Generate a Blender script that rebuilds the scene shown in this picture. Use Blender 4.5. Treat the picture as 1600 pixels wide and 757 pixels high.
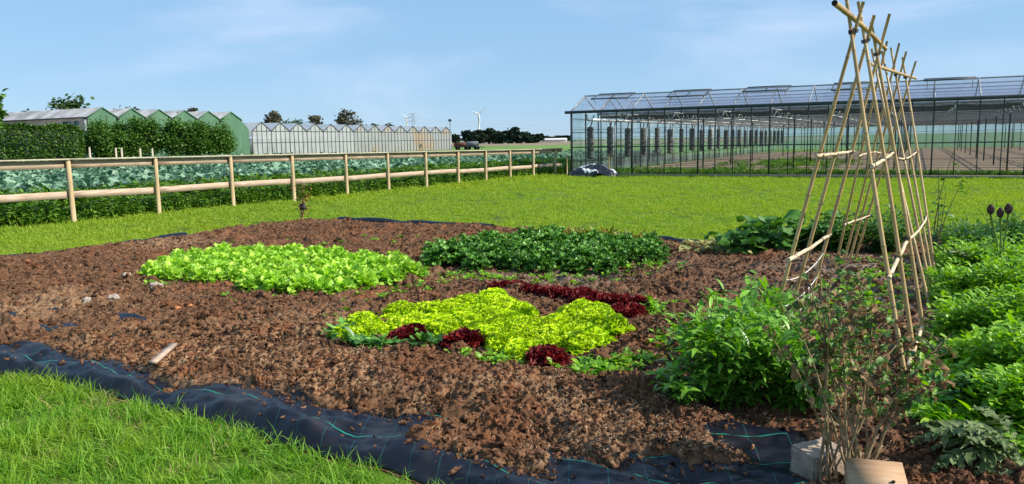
import bpy, math, random
import numpy as np
from mathutils import Vector, Matrix

# ------------------------------------------------------------------ camera, sky, sun, exposure
for o in list(bpy.data.objects):
    bpy.data.objects.remove(o)
SC = bpy.context.scene
COL = SC.collection
F = 1200.0                      # focal length in photo pixels (photo is 1600 x 757)
PITCH = math.atan(158.5 / F)
ROLL = 0.018
HC = 1.6
_f = np.array([0, math.cos(PITCH), -math.sin(PITCH)])
_r0 = np.array([1.0, 0, 0]); _u0 = np.array([0, math.sin(PITCH), math.cos(PITCH)])
_r = _r0 * math.cos(ROLL) - _u0 * math.sin(ROLL)
_u = _u0 * math.cos(ROLL) + _r0 * math.sin(ROLL)
cd = bpy.data.cameras.new('camera'); cam = bpy.data.objects.new('camera', cd); COL.objects.link(cam)
cd.sensor_width = 36; cd.lens = 36 * F / 1600; cd.clip_end = 12000; cd.clip_start = 0.05
m = Matrix.Identity(4)
for i in range(3):
    m[i][0] = _r[i]; m[i][1] = _u[i]; m[i][2] = -_f[i]
m[2][3] = HC
cam.matrix_world = m
SC.camera = cam
SUN_AZ = math.radians(104)      # clockwise from +Y: from the right, slightly behind the camera
SUN_EL = math.radians(38)
W = bpy.data.worlds.new('World'); SC.world = W; W.use_nodes = True
nt = W.node_tree; nt.nodes.clear()
sky = nt.nodes.new('ShaderNodeTexSky'); sky.sky_type = 'NISHITA'; sky.sun_disc = False
sky.sun_elevation = SUN_EL; sky.sun_rotation = SUN_AZ; sky.altitude = 0
sky.air_density = 1.0; sky.dust_density = 0.0; sky.ozone_density = 4.0
bg = nt.nodes.new('ShaderNodeBackground'); bg.inputs['Strength'].default_value = 0.095
wo = nt.nodes.new('ShaderNodeOutputWorld')
tc = nt.nodes.new('ShaderNodeTexCoord'); mp = nt.nodes.new('ShaderNodeMapping')
mp.inputs['Rotation'].default_value = (0.0, 0.12, 0.35); mp.inputs['Scale'].default_value = (2.2, 2.2, 9.0)
mp.inputs['Location'].default_value = (3.1, 0.4, 0.3)
cn = nt.nodes.new('ShaderNodeTexNoise'); cn.inputs['Scale'].default_value = 1.1; cn.inputs['Detail'].default_value = 5.0
cn.inputs['Roughness'].default_value = 0.5; cn.inputs['Distortion'].default_value = 0.4
cr = nt.nodes.new('ShaderNodeMapRange'); cr.interpolation_type = 'SMOOTHSTEP'
cr.inputs['From Min'].default_value = 0.47; cr.inputs['From Max'].default_value = 0.85
cr.inputs['To Max'].default_value = 0.95
mx = nt.nodes.new('ShaderNodeMix'); mx.data_type = 'RGBA'
mx.inputs['B'].default_value = (5.6, 6.6, 8.4, 1)
nt.links.new(tc.outputs['Generated'], mp.inputs['Vector']); nt.links.new(mp.outputs[0], cn.inputs['Vector'])
nt.links.new(cn.outputs['Fac'], cr.inputs['Value']); nt.links.new(cr.outputs[0], mx.inputs['Factor'])
hz_ = nt.nodes.new('ShaderNodeMix'); hz_.data_type = 'RGBA'; hz_.inputs['Factor'].default_value = 0.70     # even thin blue haze over the whole sky
hz_.inputs['B'].default_value = (2.6, 4.65, 7.2, 1); nt.links.new(sky.outputs[0], hz_.inputs['A'])
nt.links.new(hz_.outputs['Result'], mx.inputs['A']); nt.links.new(mx.outputs['Result'], bg.inputs['Color'])
nt.links.new(bg.outputs[0], wo.inputs[0])
sl = bpy.data.lights.new('sun', 'SUN'); sl.energy = 5.0; sl.angle = math.radians(0.53); sl.color = (1.0, 0.93, 0.82)
so = bpy.data.objects.new('sun', sl); COL.objects.link(so)
sdir = Vector((math.sin(SUN_AZ) * math.cos(SUN_EL), math.cos(SUN_AZ) * math.cos(SUN_EL), math.sin(SUN_EL)))
so.rotation_euler = sdir.to_track_quat('Z', 'Y').to_euler(); so.location = (20, -5, 20)
vs = SC.view_settings
vs.view_transform = 'Standard'; vs.look = 'None'; vs.exposure = 0.45; vs.gamma = 1.0; vs.use_curve_mapping = False
SC.render.engine = 'CYCLES'
SC.cycles.max_bounces = 8; SC.cycles.transparent_max_bounces = 40

# ------------------------------------------------------------------ helpers
RNG = np.random.default_rng(7)
random.seed(7)
def ray(x, y): return _f + _r * ((x - 800) / F) + _u * ((378.5 - y) / F)
def g(x, y, z=0.0):                       # photo pixel -> point on the plane at height z
    d = ray(x, y); t = (z - HC) / d[2]
    return np.array([0, 0, HC]) + d * t
def at(x, y, Y):                          # photo pixel -> point at distance Y
    d = ray(x, y); return np.array([0, 0, HC]) + d * (Y / d[1])
def gp(pts, z=0.0): return np.array([g(a, b, z)[:2] for a, b in pts])

def _h(ix, iy, s):
    n = ix.astype(np.int64) * 374761393 + iy.astype(np.int64) * 668265263 + s * 974634777
    n = (n ^ (n >> 13)) * 1274126177
    n = n & 0xffffffff
    n = n ^ (n >> 16)
    return (n & 0xffff) / 65535.0
def vn(x, y, s=0):
    x = np.asarray(x, float); y = np.asarray(y, float)
    xi = np.floor(x); yi = np.floor(y); fx = x - xi; fy = y - yi
    fx = fx * fx * (3 - 2 * fx); fy = fy * fy * (3 - 2 * fy)
    a = _h(xi, yi, s); b = _h(xi + 1, yi, s); c = _h(xi, yi + 1, s); d = _h(xi + 1, yi + 1, s)
    return (a * (1 - fx) + b * fx) * (1 - fy) + (c * (1 - fx) + d * fx) * fy
def fbm(x, y, s=0, o=4):
    v = 0; a = 0.5; t = 0
    for i in range(o):
        v = v + a * vn(x * 2 ** i + 17.3 * i, y * 2 ** i - 9.1 * i, s + i); t += a; a *= 0.5
    return v / t
def sstep(a, b, x):
    t = np.clip((x - a) / (b - a), 0, 1); return t * t * (3 - 2 * t)
def sdist(px, py, poly):                  # signed distance, positive inside
    px = np.asarray(px, float); py = np.asarray(py, float)
    d = np.full(px.shape, 1e9); ins = np.zeros(px.shape, bool); n = len(poly)
    for i in range(n):
        ax, ay = poly[i]; bx, by = poly[(i + 1) % n]
        ex, ey = bx - ax, by - ay
        t = np.clip(((px - ax) * ex + (py - ay) * ey) / (ex * ex + ey * ey + 1e-12), 0, 1)
        d = np.minimum(d, (px - ax - ex * t) ** 2 + (py - ay - ey * t) ** 2)
        if abs(by - ay) > 1e-12:
            c = ((ay > py) != (by > py)) & (px < (bx - ax) * (py - ay) / (by - ay) + ax)
            ins ^= c
    d = np.sqrt(d)
    return np.where(ins, d, -d)

# ---- materials
def mat(name, c1, c2=None, scale=5.0, rough=0.8, spec=0.3, bump=0.0, bscale=None, tint=None, trans=0.0,
        stretch=None, c3=None, scale3=0.6, randobj=0.0, detail=4.0, coord='Object', metal=0.0, lo=0.35, hi=0.65):
    M = bpy.data.materials.new(name); M.use_nodes = True
    t = M.node_tree; n = t.nodes; L = t.links; n.clear()
    out = n.new('ShaderNodeOutputMaterial'); p = n.new('ShaderNodeBsdfPrincipled')
    p.inputs['Roughness'].default_value = rough; p.inputs['Specular IOR Level'].default_value = spec
    p.inputs['Metallic'].default_value = metal
    if coord == 'World':
        gm = n.new('ShaderNodeNewGeometry'); cvec = gm.outputs['Position']
    else:
        tcn = n.new('ShaderNodeTexCoord'); cvec = tcn.outputs['Object']
    if stretch:
        mpn = n.new('ShaderNodeMapping'); mpn.inputs['Scale'].default_value = stretch
        L.new(cvec, mpn.inputs[0]); cvec = mpn.outputs[0]
    def noise(sc, det=detail):
        q = n.new('ShaderNodeTexNoise'); q.inputs['Scale'].default_value = sc; q.inputs['Detail'].default_value = det
        q.inputs['Roughness'].default_value = 0.6
        L.new(cvec, q.inputs['Vector']); return q.outputs['Fac']
    def mixc(f, a, b):
        q = n.new('ShaderNodeMix'); q.data_type = 'RGBA'; L.new(f, q.inputs['Factor'])
        for k, v in (('A', a), ('B', b)):
            if isinstance(v, tuple): q.inputs[k].default_value = (*v, 1)
            else: L.new(v, q.inputs[k])
        return q.outputs['Result']
    def rng(f, a, b):
        q = n.new('ShaderNodeMapRange'); q.inputs['From Min'].default_value = a; q.inputs['From Max'].default_value = b
        L.new(f, q.inputs['Value']); return q.outputs[0]
    col = None
    if c2 is not None:
        if tint:
            a = n.new('ShaderNodeAttribute'); a.attribute_name = tint; f = a.outputs['Fac']
        else:
            f = rng(noise(scale), lo, hi)
        col = mixc(f, c1, c2)
        if c3 is not None:
            col = mixc(rng(noise(scale3, 3.0), 0.45, 0.65), col, c3)
    if randobj:
        oi = n.new('ShaderNodeObjectInfo'); hs = n.new('ShaderNodeHueSaturation')
        q = n.new('ShaderNodeMapRange'); q.inputs['To Min'].default_value = 1 - randobj; q.inputs['To Max'].default_value = 1 + randobj
        L.new(oi.outputs['Random'], q.inputs['Value']); L.new(q.outputs[0], hs.inputs['Value'])
        if col is None: hs.inputs['Color'].default_value = (*c1, 1)
        else: L.new(col, hs.inputs['Color'])
        col = hs.outputs[0]
    if col is None: p.inputs['Base Color'].default_value = (*c1, 1)
    else: L.new(col, p.inputs['Base Color'])
    if bump:
        b = n.new('ShaderNodeBump'); b.inputs['Strength'].default_value = bump; b.inputs['Distance'].default_value = 0.02
        L.new(noise(bscale or scale * 4), b.inputs['Height']); L.new(b.outputs[0], p.inputs['Normal'])
    sh = p.outputs[0]
    if trans:
        tr = n.new('ShaderNodeBsdfTranslucent'); hs2 = n.new('ShaderNodeHueSaturation')
        hs2.inputs['Saturation'].default_value = 1.1; hs2.inputs['Value'].default_value = 1.5
        if col is None: hs2.inputs['Color'].default_value = (*c1, 1)
        else: L.new(col, hs2.inputs['Color'])
        L.new(hs2.outputs[0], tr.inputs['Color'])
        ms = n.new('ShaderNodeMixShader'); ms.inputs[0].default_value = trans
        L.new(sh, ms.inputs[1]); L.new(tr.outputs[0], ms.inputs[2]); sh = ms.outputs[0]
    L.new(sh, out.inputs[0])
    return M
def glass_mat(name, tintc, diff=0.0, dcol=(0.6, 0.7, 0.68), streak=False, c_orange=None, gloss=1.0):
    M = bpy.data.materials.new(name); M.use_nodes = True
    t = M.node_tree; n = t.nodes; L = t.links; n.clear()
    out = n.new('ShaderNodeOutputMaterial')
    tr = n.new('ShaderNodeBsdfTransparent'); tr.inputs[0].default_value = (*tintc, 1)
    gl = n.new('ShaderNodeBsdfGlossy'); gl.inputs['Roughness'].default_value = 0.02
    fr = n.new('ShaderNodeFresnel'); fr.inputs['IOR'].default_value = 1.45
    mu = n.new('ShaderNodeMath'); mu.operation = 'MULTIPLY'; mu.inputs[1].default_value = gloss
    L.new(fr.outputs[0], mu.inputs[0])
    ms = n.new('ShaderNodeMixShader'); L.new(mu.outputs[0], ms.inputs[0])
    L.new(tr.outputs[0], ms.inputs[1]); L.new(gl.outputs[0], ms.inputs[2]); sh = ms.outputs[0]
    if diff:
        d = n.new('ShaderNodeBsdfDiffuse'); d.inputs[0].default_value = (*dcol, 1)
        tl = n.new('ShaderNodeBsdfTranslucent'); tl.inputs[0].default_value = (*dcol, 1)
        dm = n.new('ShaderNodeMixShader'); dm.inputs[0].default_value = 0.4
        L.new(d.outputs[0], dm.inputs[1]); L.new(tl.outputs[0], dm.inputs[2])
        tcn = n.new('ShaderNodeTexCoord'); mpn = n.new('ShaderNodeMapping'); mpn.inputs['Scale'].default_value = (1.2, 1.2, 0.35)
        nz = n.new('ShaderNodeTexNoise'); nz.inputs['Scale'].default_value = 1.5; nz.inputs['Detail'].default_value = 5
        L.new(tcn.outputs['Object'], mpn.inputs[0]); L.new(mpn.outputs[0], nz.inputs['Vector'])
        mr = n.new('ShaderNodeMapRange'); mr.inputs['From Min'].default_value = 0.3; mr.inputs['From Max'].default_value = 0.7
        mr.inputs['To Min'].default_value = diff * 0.75; mr.inputs['To Max'].default_value = min(1.0, diff * 1.25)
        L.new(nz.outputs['Fac'], mr.inputs['Value'])
        m2 = n.new('ShaderNodeMixShader'); L.new(mr.outputs[0], m2.inputs[0])
        L.new(sh, m2.inputs[1]); L.new(dm.outputs[0], m2.inputs[2]); sh = m2.outputs[0]
        if c_orange:
            n2 = n.new('ShaderNodeTexNoise'); n2.inputs['Scale'].default_value = 0.22
            L.new(tcn.outputs['Object'], n2.inputs['Vector'])
            r2 = n.new('ShaderNodeMapRange'); r2.inputs['From Min'].default_value = 0.5; r2.inputs['From Max'].default_value = 0.62
            L.new(n2.outputs['Fac'], r2.inputs['Value'])
            mc = n.new('ShaderNodeMix'); mc.data_type = 'RGBA'; mc.inputs['A'].default_value = (*dcol, 1); mc.inputs['B'].default_value = (*c_orange, 1)
            L.new(r2.outputs[0], mc.inputs['Factor']); L.new(mc.outputs['Result'], d.inputs[0])
    L.new(sh, out.inputs[0])
    return M

# ---- mesh building
class MB:
    def __init__(s): s.v = []; s.f = []; s.n = 0; s.t = []; s.mi = []
    def add(s, v, f, tint=None, mi=0):
        v = np.asarray(v, float).reshape(-1, 3)
        s.v.append(v)
        for q in (f if isinstance(f, list) and len(f) and isinstance(f[0], np.ndarray) and f[0].ndim == 2 else [np.asarray(f)]):
            s.f.append((np.asarray(q, np.int64) + s.n, mi))
        s.t.append(np.zeros(len(v)) if tint is None else np.broadcast_to(np.asarray(tint, float), (len(v),)))
        s.n += len(v); return s
    def box(s, x0, x1, y0, y1, z0, z1, tint=None, mi=0):
        v = [(x0, y0, z0), (x1, y0, z0), (x1, y1, z0), (x0, y1, z0), (x0, y0, z1), (x1, y0, z1), (x1, y1, z1), (x0, y1, z1)]
        return s.add(v, np.array([(0, 3, 2, 1), (4, 5, 6, 7), (0, 1, 5, 4), (1, 2, 6, 5), (2, 3, 7, 6), (3, 0, 4, 7)]), tint, mi)
    def bar(s, a, b, w, h=None, up=(0, 0, 1), tint=None, mi=0):       # rectangular bar from a to b
        h = h or w; a = np.array(a, float); b = np.array(b, float); d = b - a; d /= np.linalg.norm(d)
        up = np.array(up, float)
        if abs(d @ up) > 0.98: up = np.array([1.0, 0, 0])
        sx = np.cross(d, up); sx /= np.linalg.norm(sx); uz = np.cross(sx, d)
        c = [(-1, -1), (1, -1), (1, 1), (-1, 1)]
        v = [p + sx * (w / 2 * i) + uz * (h / 2 * j) for p in (a, b) for i, j in c]
        return s.add(v, np.array([(0, 1, 2, 3), (7, 6, 5, 4), (0, 4, 5, 1), (1, 5, 6, 2), (2, 6, 7, 3), (3, 7, 4, 0)]), tint, mi)
    def tube(s, pts, rad, k=8, cap=True, tint=None, mi=0, capmi=None):
        pts = np.array(pts, float); n = len(pts); rad = np.broadcast_to(np.asarray(rad, float), (n,))
        tg = np.gradient(pts, axis=0); tg /= np.linalg.norm(tg, axis=1)[:, None] + 1e-12
        ref = np.array([0, 0, 1.0]) if abs(tg[0][2]) < 0.9 else np.array([1.0, 0, 0])
        a = np.cross(tg, ref); a /= np.linalg.norm(a, axis=1)[:, None] + 1e-12
        b = np.cross(tg, a)
        th = np.arange(k) * 2 * math.pi / k
        v = (pts[:, None, :] + rad[:, None, None] * (np.cos(th)[None, :, None] * a[:, None, :] + np.sin(th)[None, :, None] * b[:, None, :])).reshape(-1, 3)
        i = np.arange(n - 1)[:, None] * k; j = np.arange(k)[None, :]; j2 = (j + 1) % k
        fq = np.stack([i + j, i + j2, i + k + j2, i + k + j], -1).reshape(-1, 4)
        tt = None if tint is None else np.repeat(np.broadcast_to(np.asarray(tint, float), (n,)), k)
        n0 = s.n
        s.add(v, fq, tt, mi)
        if cap:
            cm = mi if capmi is None else capmi
            s.f.append((np.array([np.arange(k)]) + n0, cm)); s.f.append((np.array([np.arange(k)[::-1] + (n - 1) * k]) + n0, cm))
        return s
    def lathe(s, prof, k=12, cx=0, cy=0, tint=None, mi=0):
        pts = np.array([(cx, cy, z) for r, z in prof]); 
        th = np.arange(k) * 2 * math.pi / k; n = len(prof)
        r = np.array([p[0] for p in prof])
        v = np.stack([cx + r[:, None] * np.cos(th), cy + r[:, None] * np.sin(th), np.broadcast_to(np.array([p[1] for p in prof])[:, None], (n, k))], -1).reshape(-1, 3)
        i = np.arange(n - 1)[:, None] * k; j = np.arange(k)[None, :]; j2 = (j + 1) % k
        fq = np.stack([i + j, i + j2, i + k + j2, i + k + j], -1).reshape(-1, 4)
        n0 = s.n; s.add(v, fq, tint, mi)
        s.f.append((np.array([np.arange(k)[::-1]]) + n0, mi)); s.f.append((np.array([np.arange(k) + (n - 1) * k]) + n0, mi))
        return s
    def mesh(s, name, smooth=False):
        me = bpy.data.meshes.new(name)
        v = np.concatenate(s.v); me.vertices.add(len(v)); me.vertices.foreach_set('co', v.astype(np.float32).ravel())
        loops = np.concatenate([f.ravel() for f, _ in s.f]); ln = np.concatenate([np.full(len(f), f.shape[1]) for f, _ in s.f])
        mi = np.concatenate([np.full(len(f), q) for f, q in s.f])
        st = np.concatenate([[0], np.cumsum(ln)[:-1]])
        me.loops.add(len(loops)); me.loops.foreach_set('vertex_index', loops.astype(np.int32))
        me.polygons.add(len(ln)); me.polygons.foreach_set('loop_start', st.astype(np.int32))
        me.polygons.foreach_set('loop_total', ln.astype(np.int32)); me.polygons.foreach_set('material_index', mi.astype(np.int32))
        if smooth: me.polygons.foreach_set('use_smooth', np.ones(len(ln), bool))
        me.update(calc_edges=True)
        a = me.attributes.new('tint', 'FLOAT', 'POINT'); a.data.foreach_set('value', np.concatenate(s.t).astype(np.float32))
        return me
    def build(s, name, mats, parent=None, smooth=False, loc=None):
        return obj(name, s.mesh(name, smooth), mats, parent, loc)
def obj(name, me, mats=None, parent=None, loc=None, rz=0):
    if mats is not None and not len(me.materials):
        for q in (mats if isinstance(mats, (list, tuple)) else [mats]): me.materials.append(q)
    o = bpy.data.objects.new(name, me); COL.objects.link(o)
    if parent is not None: o.parent = parent
    if loc is not None: o.location = loc
    o.rotation_euler.z = rz
    return o
def tag(o, label, cat, group=None, kind=None):
    o['label'] = label; o['category'] = cat
    if group: o['group'] = group
    if kind: o['kind'] = kind
    return o
def thing(name, label, cat, loc=(0, 0, 0), rz=0, group=None):
    o = bpy.data.objects.new(name, None); COL.objects.link(o); o.empty_display_size = 0.1
    o.location = loc; o.rotation_euler = (0, 0, rz)
    return tag(o, label, cat, group)
def struct(o): o['kind'] = 'structure'; return o
def copy_tree(o, parent=None):
    c = o.copy(); COL.objects.link(c); c.parent = parent
    for ch in o.children:
        copy_tree(ch, c)
    return c

PROF = dict(lance=[.18, .75, 1, .8, .45, .03], ovate=[.12, .8, 1, .92, .6, .05], blade=[1, .95, .8, .5, .04],
            round=[.1, .7, 1, 1, .8, .25], frill=[.35, 1, 1, .45], spoon=[.2, .35, .75, 1, .95, .4], strap=[.6, .9, 1, .9, .6, .05])
def leaves(mb, base, az, el, ln, wd, droop=0.6, prof='lance', cols=3, fold=0.25, ruf=0.0, rfreq=5.0, roll=0.5, tint=None, mi=0):
    base = np.asarray(base, float).reshape(-1, 3); N = len(base)
    pr = np.array(PROF[prof] if isinstance(prof, str) else prof, float); K = len(pr)
    B = lambda x: np.broadcast_to(np.asarray(x, float), (N,))
    az, el, ln, wd, droop = B(az), B(el), B(ln), B(wd), B(droop)
    t = np.linspace(0, 1, K)
    ang = el[:, None] - droop[:, None] * t[None, :]
    hx = np.cos(az)[:, None]; hy = np.sin(az)[:, None]
    tx = np.cos(ang) * hx; ty = np.cos(ang) * hy; tz = np.sin(ang)
    T = np.stack([tx, ty, tz], -1)
    st = (ln / (K - 1))[:, None, None]
    P = np.concatenate([np.zeros((N, 1, 3)), np.cumsum((T[:, :-1] + T[:, 1:]) / 2 * st, 1)], 1) + base[:, None, :]
    S = np.stack([-hy, hx, np.zeros_like(hx)], -1) + np.zeros((N, K, 1))
    Nn = np.cross(T, S)
    rl = (RNG.uniform(-roll, roll, N))[:, None, None]
    S, Nn = S * np.cos(rl) + Nn * np.sin(rl), Nn * np.cos(rl) - S * np.sin(rl)
    c = np.linspace(-1, 1, cols)
    w = wd[:, None] / 2 * pr[None, :]
    ph = RNG.uniform(0, 6.28, (N, 1, cols))
    up = fold * np.abs(c)[None, None, :] * w[:, :, None]
    if ruf:
        up = up + ruf * (np.abs(c)[None, None, :] ** 1.0 + 0.6 * t[None, :, None]) * np.sin(ph + rfreq * t[None, :, None] * 6.28) * (wd[:, None, None] / 2)
    V = P[:, :, None, :] + S[:, :, None, :] * (c[None, None, :] * w[:, :, None])[..., None] + Nn[:, :, None, :] * up[..., None]
    i = np.arange(K - 1)[:, None] * cols; j = np.arange(cols - 1)[None, :]
    fq = np.stack([i + j, i + j + 1, i + cols + j + 1, i + cols + j], -1).reshape(-1, 4)
    fa = (np.arange(N)[:, None, None] * (K * cols) + fq[None]).reshape(-1, 4)
    tt = np.repeat(B(tint if tint is not None else RNG.uniform(0, 1, N)), K * cols)
    mb.add(V.reshape(-1, 3), fa, tt, mi)
    return P
U = lambda a, b, n=None: RNG.uniform(a, b, n)

def scatter(name, protos, pos, rot, scl, label, cat):
    """one uncountable mass: prototypes instanced on points by a geometry node group"""
    pc = bpy.data.collections.new(name + '_kinds')
    for p in protos: pc.objects.link(p)
    n = len(pos); me = bpy.data.meshes.new(name); me.vertices.add(n)
    me.vertices.foreach_set('co', np.asarray(pos, np.float32).ravel())
    a = me.attributes.new('rot', 'FLOAT_VECTOR', 'POINT'); a.data.foreach_set('vector', np.asarray(rot, np.float32).ravel())
    a = me.attributes.new('scl', 'FLOAT', 'POINT'); a.data.foreach_set('value', np.asarray(scl, np.float32).ravel())
    a = me.attributes.new('idx', 'INT', 'POINT'); a.data.foreach_set('value', RNG.integers(0, len(protos), n).astype(np.int32))
    ng = bpy.data.node_groups.new(name + '_nodes', 'GeometryNodeTree')
    ng.interface.new_socket('Geometry', in_out='INPUT', socket_type='NodeSocketGeometry')
    ng.interface.new_socket('Geometry', in_out='OUTPUT', socket_type='NodeSocketGeometry')
    gi = ng.nodes.new('NodeGroupInput'); go = ng.nodes.new('NodeGroupOutput')
    ci = ng.nodes.new('GeometryNodeCollectionInfo'); ci.inputs['Collection'].default_value = pc
    ci.inputs['Separate Children'].default_value = True; ci.inputs['Reset Children'].default_value = True
    ip = ng.nodes.new('GeometryNodeInstanceOnPoints'); ip.inputs['Pick Instance'].default_value = True
    def na(nm, ty):
        q = ng.nodes.new('GeometryNodeInputNamedAttribute'); q.data_type = ty; q.inputs['Name'].default_value = nm
        return [o for o in q.outputs if o.enabled and o.name == 'Attribute'][0]
    e2r = ng.nodes.new('FunctionNodeEulerToRotation')
    ng.links.new(na('rot', 'FLOAT_VECTOR'), e2r.inputs[0]); ng.links.new(e2r.outputs[0], ip.inputs['Rotation'])
    ng.links.new(na('scl', 'FLOAT'), ip.inputs['Scale']); ng.links.new(na('idx', 'INT'), ip.inputs['Instance Index'])
    ng.links.new(gi.outputs[0], ip.inputs['Points']); ng.links.new(ci.outputs[0], ip.inputs['Instance'])
    ng.links.new(ip.outputs[0], go.inputs[0])
    o = bpy.data.objects.new(name, me); COL.objects.link(o)
    md = o.modifiers.new('scatter', 'NODES'); md.node_group = ng
    return tag(o, label, cat, kind='stuff')
def proto(name, mb, mats, smooth=False):
    me = mb.mesh(name, smooth)
    for q in (mats if isinstance(mats, (list, tuple)) else [mats]): me.materials.append(q)
    return bpy.data.objects.new(name, me)
def rrot(n, tilt=0.12):
    return np.stack([U(-tilt, tilt, n), U(-tilt, tilt, n), U(0, 6.283, n)], -1)
def fill(poly, spacing, jit=0.3, margin=0.0):
    poly = np.array(poly); x0, y0 = poly.min(0); x1, y1 = poly.max(0)
    out = []
    ys = np.arange(y0, y1, spacing * 0.866)
    for k, yy in enumerate(ys):
        xs = np.arange(x0 + (k % 2) * spacing / 2, x1, spacing)
        out.append(np.stack([xs, np.full(len(xs), yy)], -1))
    p = np.concatenate(out); p = p + U(-jit, jit, p.shape) * spacing
    return p[sdist(p[:, 0], p[:, 1], poly) > margin]

# ------------------------------------------------------------------ materials
M = {}
M['soil'] = None
M['lawn'] = mat('lawn_ground', (0.06, 0.10, 0.014), (0.13, 0.20, 0.022), scale=1.2, rough=0.95, spec=0.1, bump=0.6, bscale=40, coord='World')
M['grass'] = mat('grass_blade', (0.06, 0.21, 0.012), (0.26, 0.43, 0.045), tint='tint', rough=0.5, spec=0.25, trans=0.38,
                 c3=(0.22, 0.35, 0.022), scale3=1.3, coord='World')
M['grassfar'] = mat('mown_grass_blade', (0.14, 0.29, 0.018), (0.38, 0.46, 0.06), tint='tint', rough=0.55, spec=0.2, trans=0.4,
                 c3=(0.30, 0.39, 0.035), scale3=0.25, coord='World')
M['straw'] = mat('dry_grass_blade', (0.30, 0.24, 0.09), (0.42, 0.36, 0.16), tint='tint', rough=0.7, spec=0.15, trans=0.2)
M['weed'] = mat('weed_leaf', (0.03, 0.10, 0.008), (0.22, 0.38, 0.04), tint='tint', rough=0.5, spec=0.3, trans=0.3)
M['brassica'] = mat('brassica_leaf', (0.06, 0.15, 0.08), (0.27, 0.42, 0.27), tint='tint', rough=0.45, spec=0.35, trans=0.15)
M['lettuce'] = mat('green_lettuce_leaf', (0.15, 0.42, 0.018), (0.54, 0.74, 0.11), tint='tint', rough=0.4, spec=0.35, trans=0.35, randobj=0.1)
M['yellow'] = mat('yellow_lettuce_leaf', (0.38, 0.60, 0.006), (0.66, 0.83, 0.02), tint='tint', rough=0.45, spec=0.3, trans=0.35, randobj=0.08)
M['red'] = mat('red_lettuce_leaf', (0.10, 0.010, 0.013), (0.27, 0.030, 0.030), tint='tint', rough=0.5, spec=0.25, trans=0.25, randobj=0.15)
M['kale'] = mat('kale_leaf', (0.04, 0.135, 0.016), (0.18, 0.40, 0.055), tint='tint', rough=0.4, spec=0.4, trans=0.2, randobj=0.12)
M['beet'] = mat('beet_leaf', (0.20, 0.27, 0.03), (0.26, 0.05, 0.03), tint='tint', rough=0.45, spec=0.35, trans=0.3)
M['bush'] = mat('bush_leaf', (0.035, 0.13, 0.012), (0.23, 0.46, 0.045), tint='tint', rough=0.38, spec=0.4, trans=0.28)
M['squash'] = mat('squash_leaf', (0.04, 0.13, 0.02), (0.10, 0.24, 0.035), tint='tint', rough=0.55, spec=0.3, trans=0.25)
M['wilt'] = mat('wilted_leaf', (0.20, 0.22, 0.05), (0.40, 0.38, 0.16), tint='tint', rough=0.7, spec=0.2, trans=0.25)
M['bright'] = mat('bright_garden_leaf', (0.06, 0.21, 0.010), (0.30, 0.52, 0.03), tint='tint', rough=0.42, spec=0.35, trans=0.33)
M['darkleaf'] = mat('dark_garden_leaf', (0.03, 0.10, 0.015), (0.07, 0.18, 0.025), tint='tint', rough=0.42, spec=0.35, trans=0.25)
M['currant'] = mat('currant_leaf', (0.07, 0.14, 0.035), (0.20, 0.32, 0.08), tint='tint', rough=0.55, spec=0.3, trans=0.25)
M['dryleaf'] = mat('withered_leaf', (0.16, 0.085, 0.04), (0.40, 0.25, 0.13), tint='tint', rough=0.75, spec=0.2, trans=0.2)
M['artleaf'] = mat('artichoke_leaf', (0.075, 0.125, 0.04), (0.22, 0.28, 0.11), tint='tint', rough=0.6, spec=0.25, trans=0.15)
M['artbud'] = mat('artichoke_bud', (0.06, 0.03, 0.035), (0.16, 0.09, 0.09), tint='tint', rough=0.65, spec=0.2)
M['stem'] = mat('green_stem', (0.12, 0.20, 0.05), (0.2, 0.28, 0.08), scale=8, rough=0.6)
M['cane'] = mat('brown_cane', (0.17, 0.11, 0.055), (0.36, 0.26, 0.13), scale=14, rough=0.7, bump=0.3)
M['darkcane'] = mat('dark_twig', (0.06, 0.04, 0.03), (0.13, 0.09, 0.06), scale=14, rough=0.8)
M['bark'] = mat('bark', (0.09, 0.065, 0.045), (0.16, 0.12, 0.085), scale=3, rough=0.9, bump=0.5)
M['hedge'] = mat('hedge_leaf', (0.025, 0.08, 0.010), (0.11, 0.22, 0.028), tint='tint', rough=0.5, spec=0.3, trans=0.2)
M['treefar'] = mat('tree_leaf', (0.035, 0.075, 0.022), (0.085, 0.135, 0.04), tint='tint', rough=0.6, spec=0.2, trans=0.2)
M['treebrown'] = mat('brownish_tree_leaf', (0.06, 0.065, 0.04), (0.14, 0.125, 0.085), tint='tint', rough=0.7, spec=0.2, trans=0.15)
M['woods'] = mat('wood_leaf', (0.022, 0.042, 0.028), (0.05, 0.082, 0.045), tint='tint', rough=0.7, spec=0.1)
M['bamboo'] = mat('bamboo', (0.40, 0.245, 0.10), (0.56, 0.385, 0.175), scale=3.0, rough=0.38, spec=0.45, bump=0.15, bscale=25, stretch=(1, 1, 0.25), coord='World')
M['bamboonode'] = mat('bamboo_node', (0.20, 0.12, 0.05), (0.33, 0.21, 0.09), scale=30, rough=0.6)
M['hollow'] = mat('painted_hollow_shade', (0.02, 0.014, 0.01), rough=0.9)  # flat dark faces, shade of an unmodelled hollow put into the colour
M['peeled'] = mat('peeled_stick', (0.50, 0.37, 0.22), (0.66, 0.54, 0.38), scale=12, rough=0.6, bump=0.3)
M['twine'] = mat('twine', (0.05, 0.04, 0.035), rough=0.8)
M['whitestring'] = mat('white_string', (0.65, 0.62, 0.55), rough=0.8)
M['fencewood'] = mat('fence_wood', (0.34, 0.235, 0.155), (0.60, 0.46, 0.34), scale=5, rough=0.75, bump=0.25, stretch=(0.6, 0.6, 5), c3=(0.42, 0.33, 0.25), scale3=1.2)
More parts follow.
